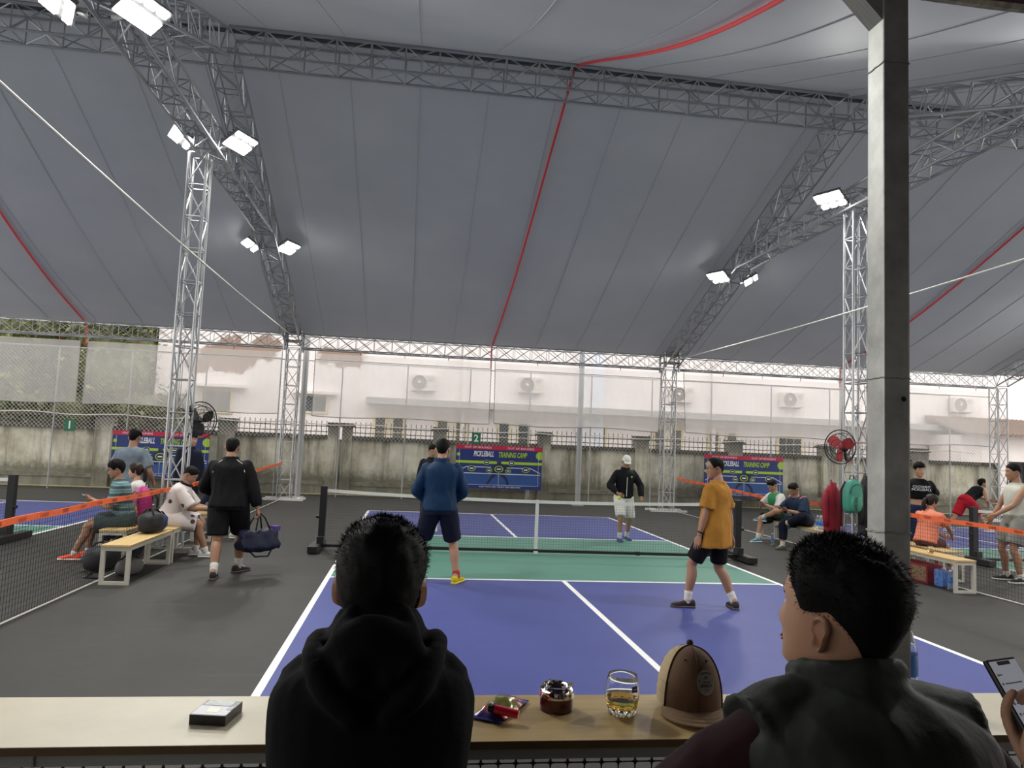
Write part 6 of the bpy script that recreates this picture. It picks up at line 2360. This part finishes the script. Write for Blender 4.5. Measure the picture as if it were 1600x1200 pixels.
def stool(x, y, lab, back=True):
    r = empty('bar_chair', (x, y, 0))
    tag(r, lab, 'chair', 'bar chairs at the counter')
    mw_ = M('brown_stained_wood', (.10, .045, .025), .35, var=.2, coat=.3)
    bevelled_box((0, 0, .715), (.40, .38, .05), .012).build('seat', mw_, r)
    for sx in (-1, 1):
        for sy in (-1, 1):
            bar('leg', (sx * .20, sy * .18, 0), (sx * .165, sy * .15, .70), .018, mw_, r, square=True)
    for z in (.22, .42):
        bar('stretcher', (-.19, .17, z), (.19, .17, z), .012, mw_, r, square=True)
        bar('stretcher', (-.19, -.17, z), (.19, -.17, z), .012, mw_, r, square=True)
    if back:
        for sx in (-1, 1):
            bar('back_post', (sx * .17, -.17, .72), (sx * .19, -.25, 1.02), .016, mw_, r, square=True)
        for z in (.84, .98):
            MB().tube([(-.19, -.20 - (z - .72) * .22, z), (0, -.235 - (z - .72) * .22, z), (.19, -.20 - (z - .72) * .22, z)], .024, 8).build('back_rail', mw_, r, smooth=True)


stool(-2.10, -10.63, 'brown wooden bar chair under the man in the black hoodie', back=False)
stool(-1.30, -10.80, 'brown wooden bar chair under the man in the olive vest', back=False)
stool(-.62, -11.12, 'brown wooden bar chair at the right edge of the counter', back=False)

OLIVE = cloth('olive_vest_cloth', (.024, .029, .023), .65, var=.12, bump=.3, bscale=22)
MAROON = cloth('maroon_cloth', (.026, .008, .011), .85)
p = person('man in an olive quilted vest over a maroon shirt looking left', (-1.30, -10.70), 0, H=1.72, g=1.04, tone='warm', vox=.008, pelvis=(0, -.08, .80), neck=(.0, .09, 1.35), nl=-.028, hs=1.05, head=(31, 10, -4), sw=.165, head_fwd=-.005,
           hands=((-.30, .22, .88), (.26, .24, .90)), poles=((-1.1, .0, -.2), (.9, -.2, -.2)), palms=((0, 0, -1), (0, 0, -1)),
           feet=((-.14, .26, .22), (.14, .26, .22)), knee_pole=((-.1, 1, .7), (.1, 1, .7)), hair=('fade', .016), strands=11000,
           shirt=dict(m=MAROON, name='maroon_shirt', e=.018, hem=-.10, sleeve=1.93, wr=.012, vox=.009), bottom=dict(m=BLACKC, len=1.85, name='trousers', e=.02),
           shoes=dict(m=cloth('black_shoe', (.022, .022, .024), .6)), seed=36)
mb = MB()
sec = p['sec']
e = .042
ringloft(mb, [sec(-.14, .180, .135, .140, e), sec(.0, .178, .130, .138, e), sec(.28, .165, .125, .125, e), sec(.55, .162, .120, .116, e), sec(.76, .172, .112, .116, e),
              sec(.88, .174, .096, .104, e), sec(.965, .116, .072, .082, e * .8), sec(1.02, .074, .064, .070, e * .5)], 28)
for sg in (0, 1):
    A, E_ = p['SH'][sg], p['EL'][sg]
    ax = nrm(p['Rs'] * (1 if sg else -1) - p['up'] * .35)
    c0 = A + p['up'] * .012
    limb(mb, [c0 - ax * .10, c0 - ax * .04, c0 + ax * .016], [.070, .080, .079], 18, 3, cap=False)
    x_, y_, _ = frame_of(Vector(ax))
    ring = [Vector(c0 + ax * .014) + (x_ * math.cos(t) + y_ * math.sin(t)) * .077 for t in np.linspace(0, 2 * PI, 24, endpoint=False)]
    mb.tube(ring, .008, 8, closed=True)
ax_ = nrm(nrm(p['hw'](V(0, -.02, -.05)) - p['nk']) * .6 + p['up'] * .4)
for kk_ in range(6):
    c_ = p['nk'] + p['up'] * (-.004) + ax_ * .048 * kk_ / 5
    ring = [c_ + p['Rs'] * .086 * math.cos(t) + p['Ft'] * (.084 * math.sin(t)) for t in np.linspace(0, 2 * PI, 24, endpoint=False)]
    mb.tube(ring, .012 + .004 * (kk_ in (2, 5)), 6, closed=True)
remesh_obj('quilted_vest', mb, OLIVE, p['root'], .008, 2, wrinkle=.012, wscale=8, seed=4)

# person at the right edge holding the phone: only the left hand and sleeve reach into the picture
p = person('person at the right edge in a dark blue sweater holding a phone', (-.70, -11.10), 4, H=1.70, tone='warm', vox=.009, pelvis=(0, 0, .86), neck=(0, .05, 1.37),
           hands=((-.366, .290, 1.260), (.12, .40, 1.15)), poles=((.3, -.6, -1.0), (.8, -.4, -.6)), hand_pose=('phone', 'relaxed'), palms=((.145, -.813, .564, -.119, .552, .826), (0, 0, -1)),
           feet=((-.14, .26, .22), (.14, .26, .22)), knee_pole=((-.1, 1, .7), (.1, 1, .7)), hair=('short', .012), head=(10, -20, 0),
           shirt=dict(m=cloth('dark_blue_sweater', (.014, .022, .036), .9, bump=.4, bscale=120), name='sweater', e=.020, sleeve=1.96, wr=.014, ws=12), bottom=dict(m=NAVY, len=1.85, name='trousers'),
           shoes=dict(m=cloth('black_shoe', (.022, .022, .024), .6)), seed=40)
ph = empty('smartphone', (-1.104, -10.779, 1.392))
tag(ph, 'black smartphone with a lit chat screen held at the right edge', 'phone')
_u = Vector((-.157, .542, .826)).normalized()
_n = Vector((.201, -.801, .564))
_n = (_n - _u * _n.dot(_u)).normalized()
_x = _u.cross(_n)
PM = Matrix((_x, _u, _n)).transposed().to_4x4()
bevelled_box((0, 0, 0), (.0715, .147, .0085), .0038).build('phone_case', m_black, ph, mw=PM)
MB().box((0, 0, .0044), (.0645, .139, .0006)).build('phone_screen', M('chat_screen', (.10, .10, .11), .12, emit=(.42, .43, .48), estr=.42), ph, mw=PM)
MB().box((0, .0655, .0048), (.030, .006, .0006)).build('camera_notch', m_black, ph, mw=PM)
m_ui = M('screen_ink', (.02, .02, .025), .3, emit=(.07, .07, .09), estr=.5)
for yy, w_ in ((.048, .010), (.034, .040), (.020, .030), (.004, .036), (-.012, .026), (-.030, .038)):
    MB().box((-.028 + w_ / 2 + (.006 if w_ > .02 else 0), yy, .0048), (w_, .0022, .0005)).build('screen_text', m_ui, ph, mw=PM)
    MB().ellipsoid((-.027, yy, .0048), (.0026, .0026, .0003), 8, 4).build('screen_icon', m_ui, ph, mw=PM)

# ================================================================ turn pending modifiers / fonts into plain meshes
def finalize():
    dg = bpy.context.evaluated_depsgraph_get()
    dg.update()
    for o, post in PENDING:
        me = bpy.data.meshes.new_from_object(o.evaluated_get(dg), depsgraph=dg)
        if o.type == 'FONT':
            nm_, par, ml = o.name, o.parent, o.matrix_local.copy()
            old = o.data
            bpy.data.objects.remove(o)
            bpy.data.curves.remove(old)
            link_mesh(nm_, me, par, ml)
        else:
            o.modifiers.clear()
            o.data = me
            if post:
                post(o)


finalize()
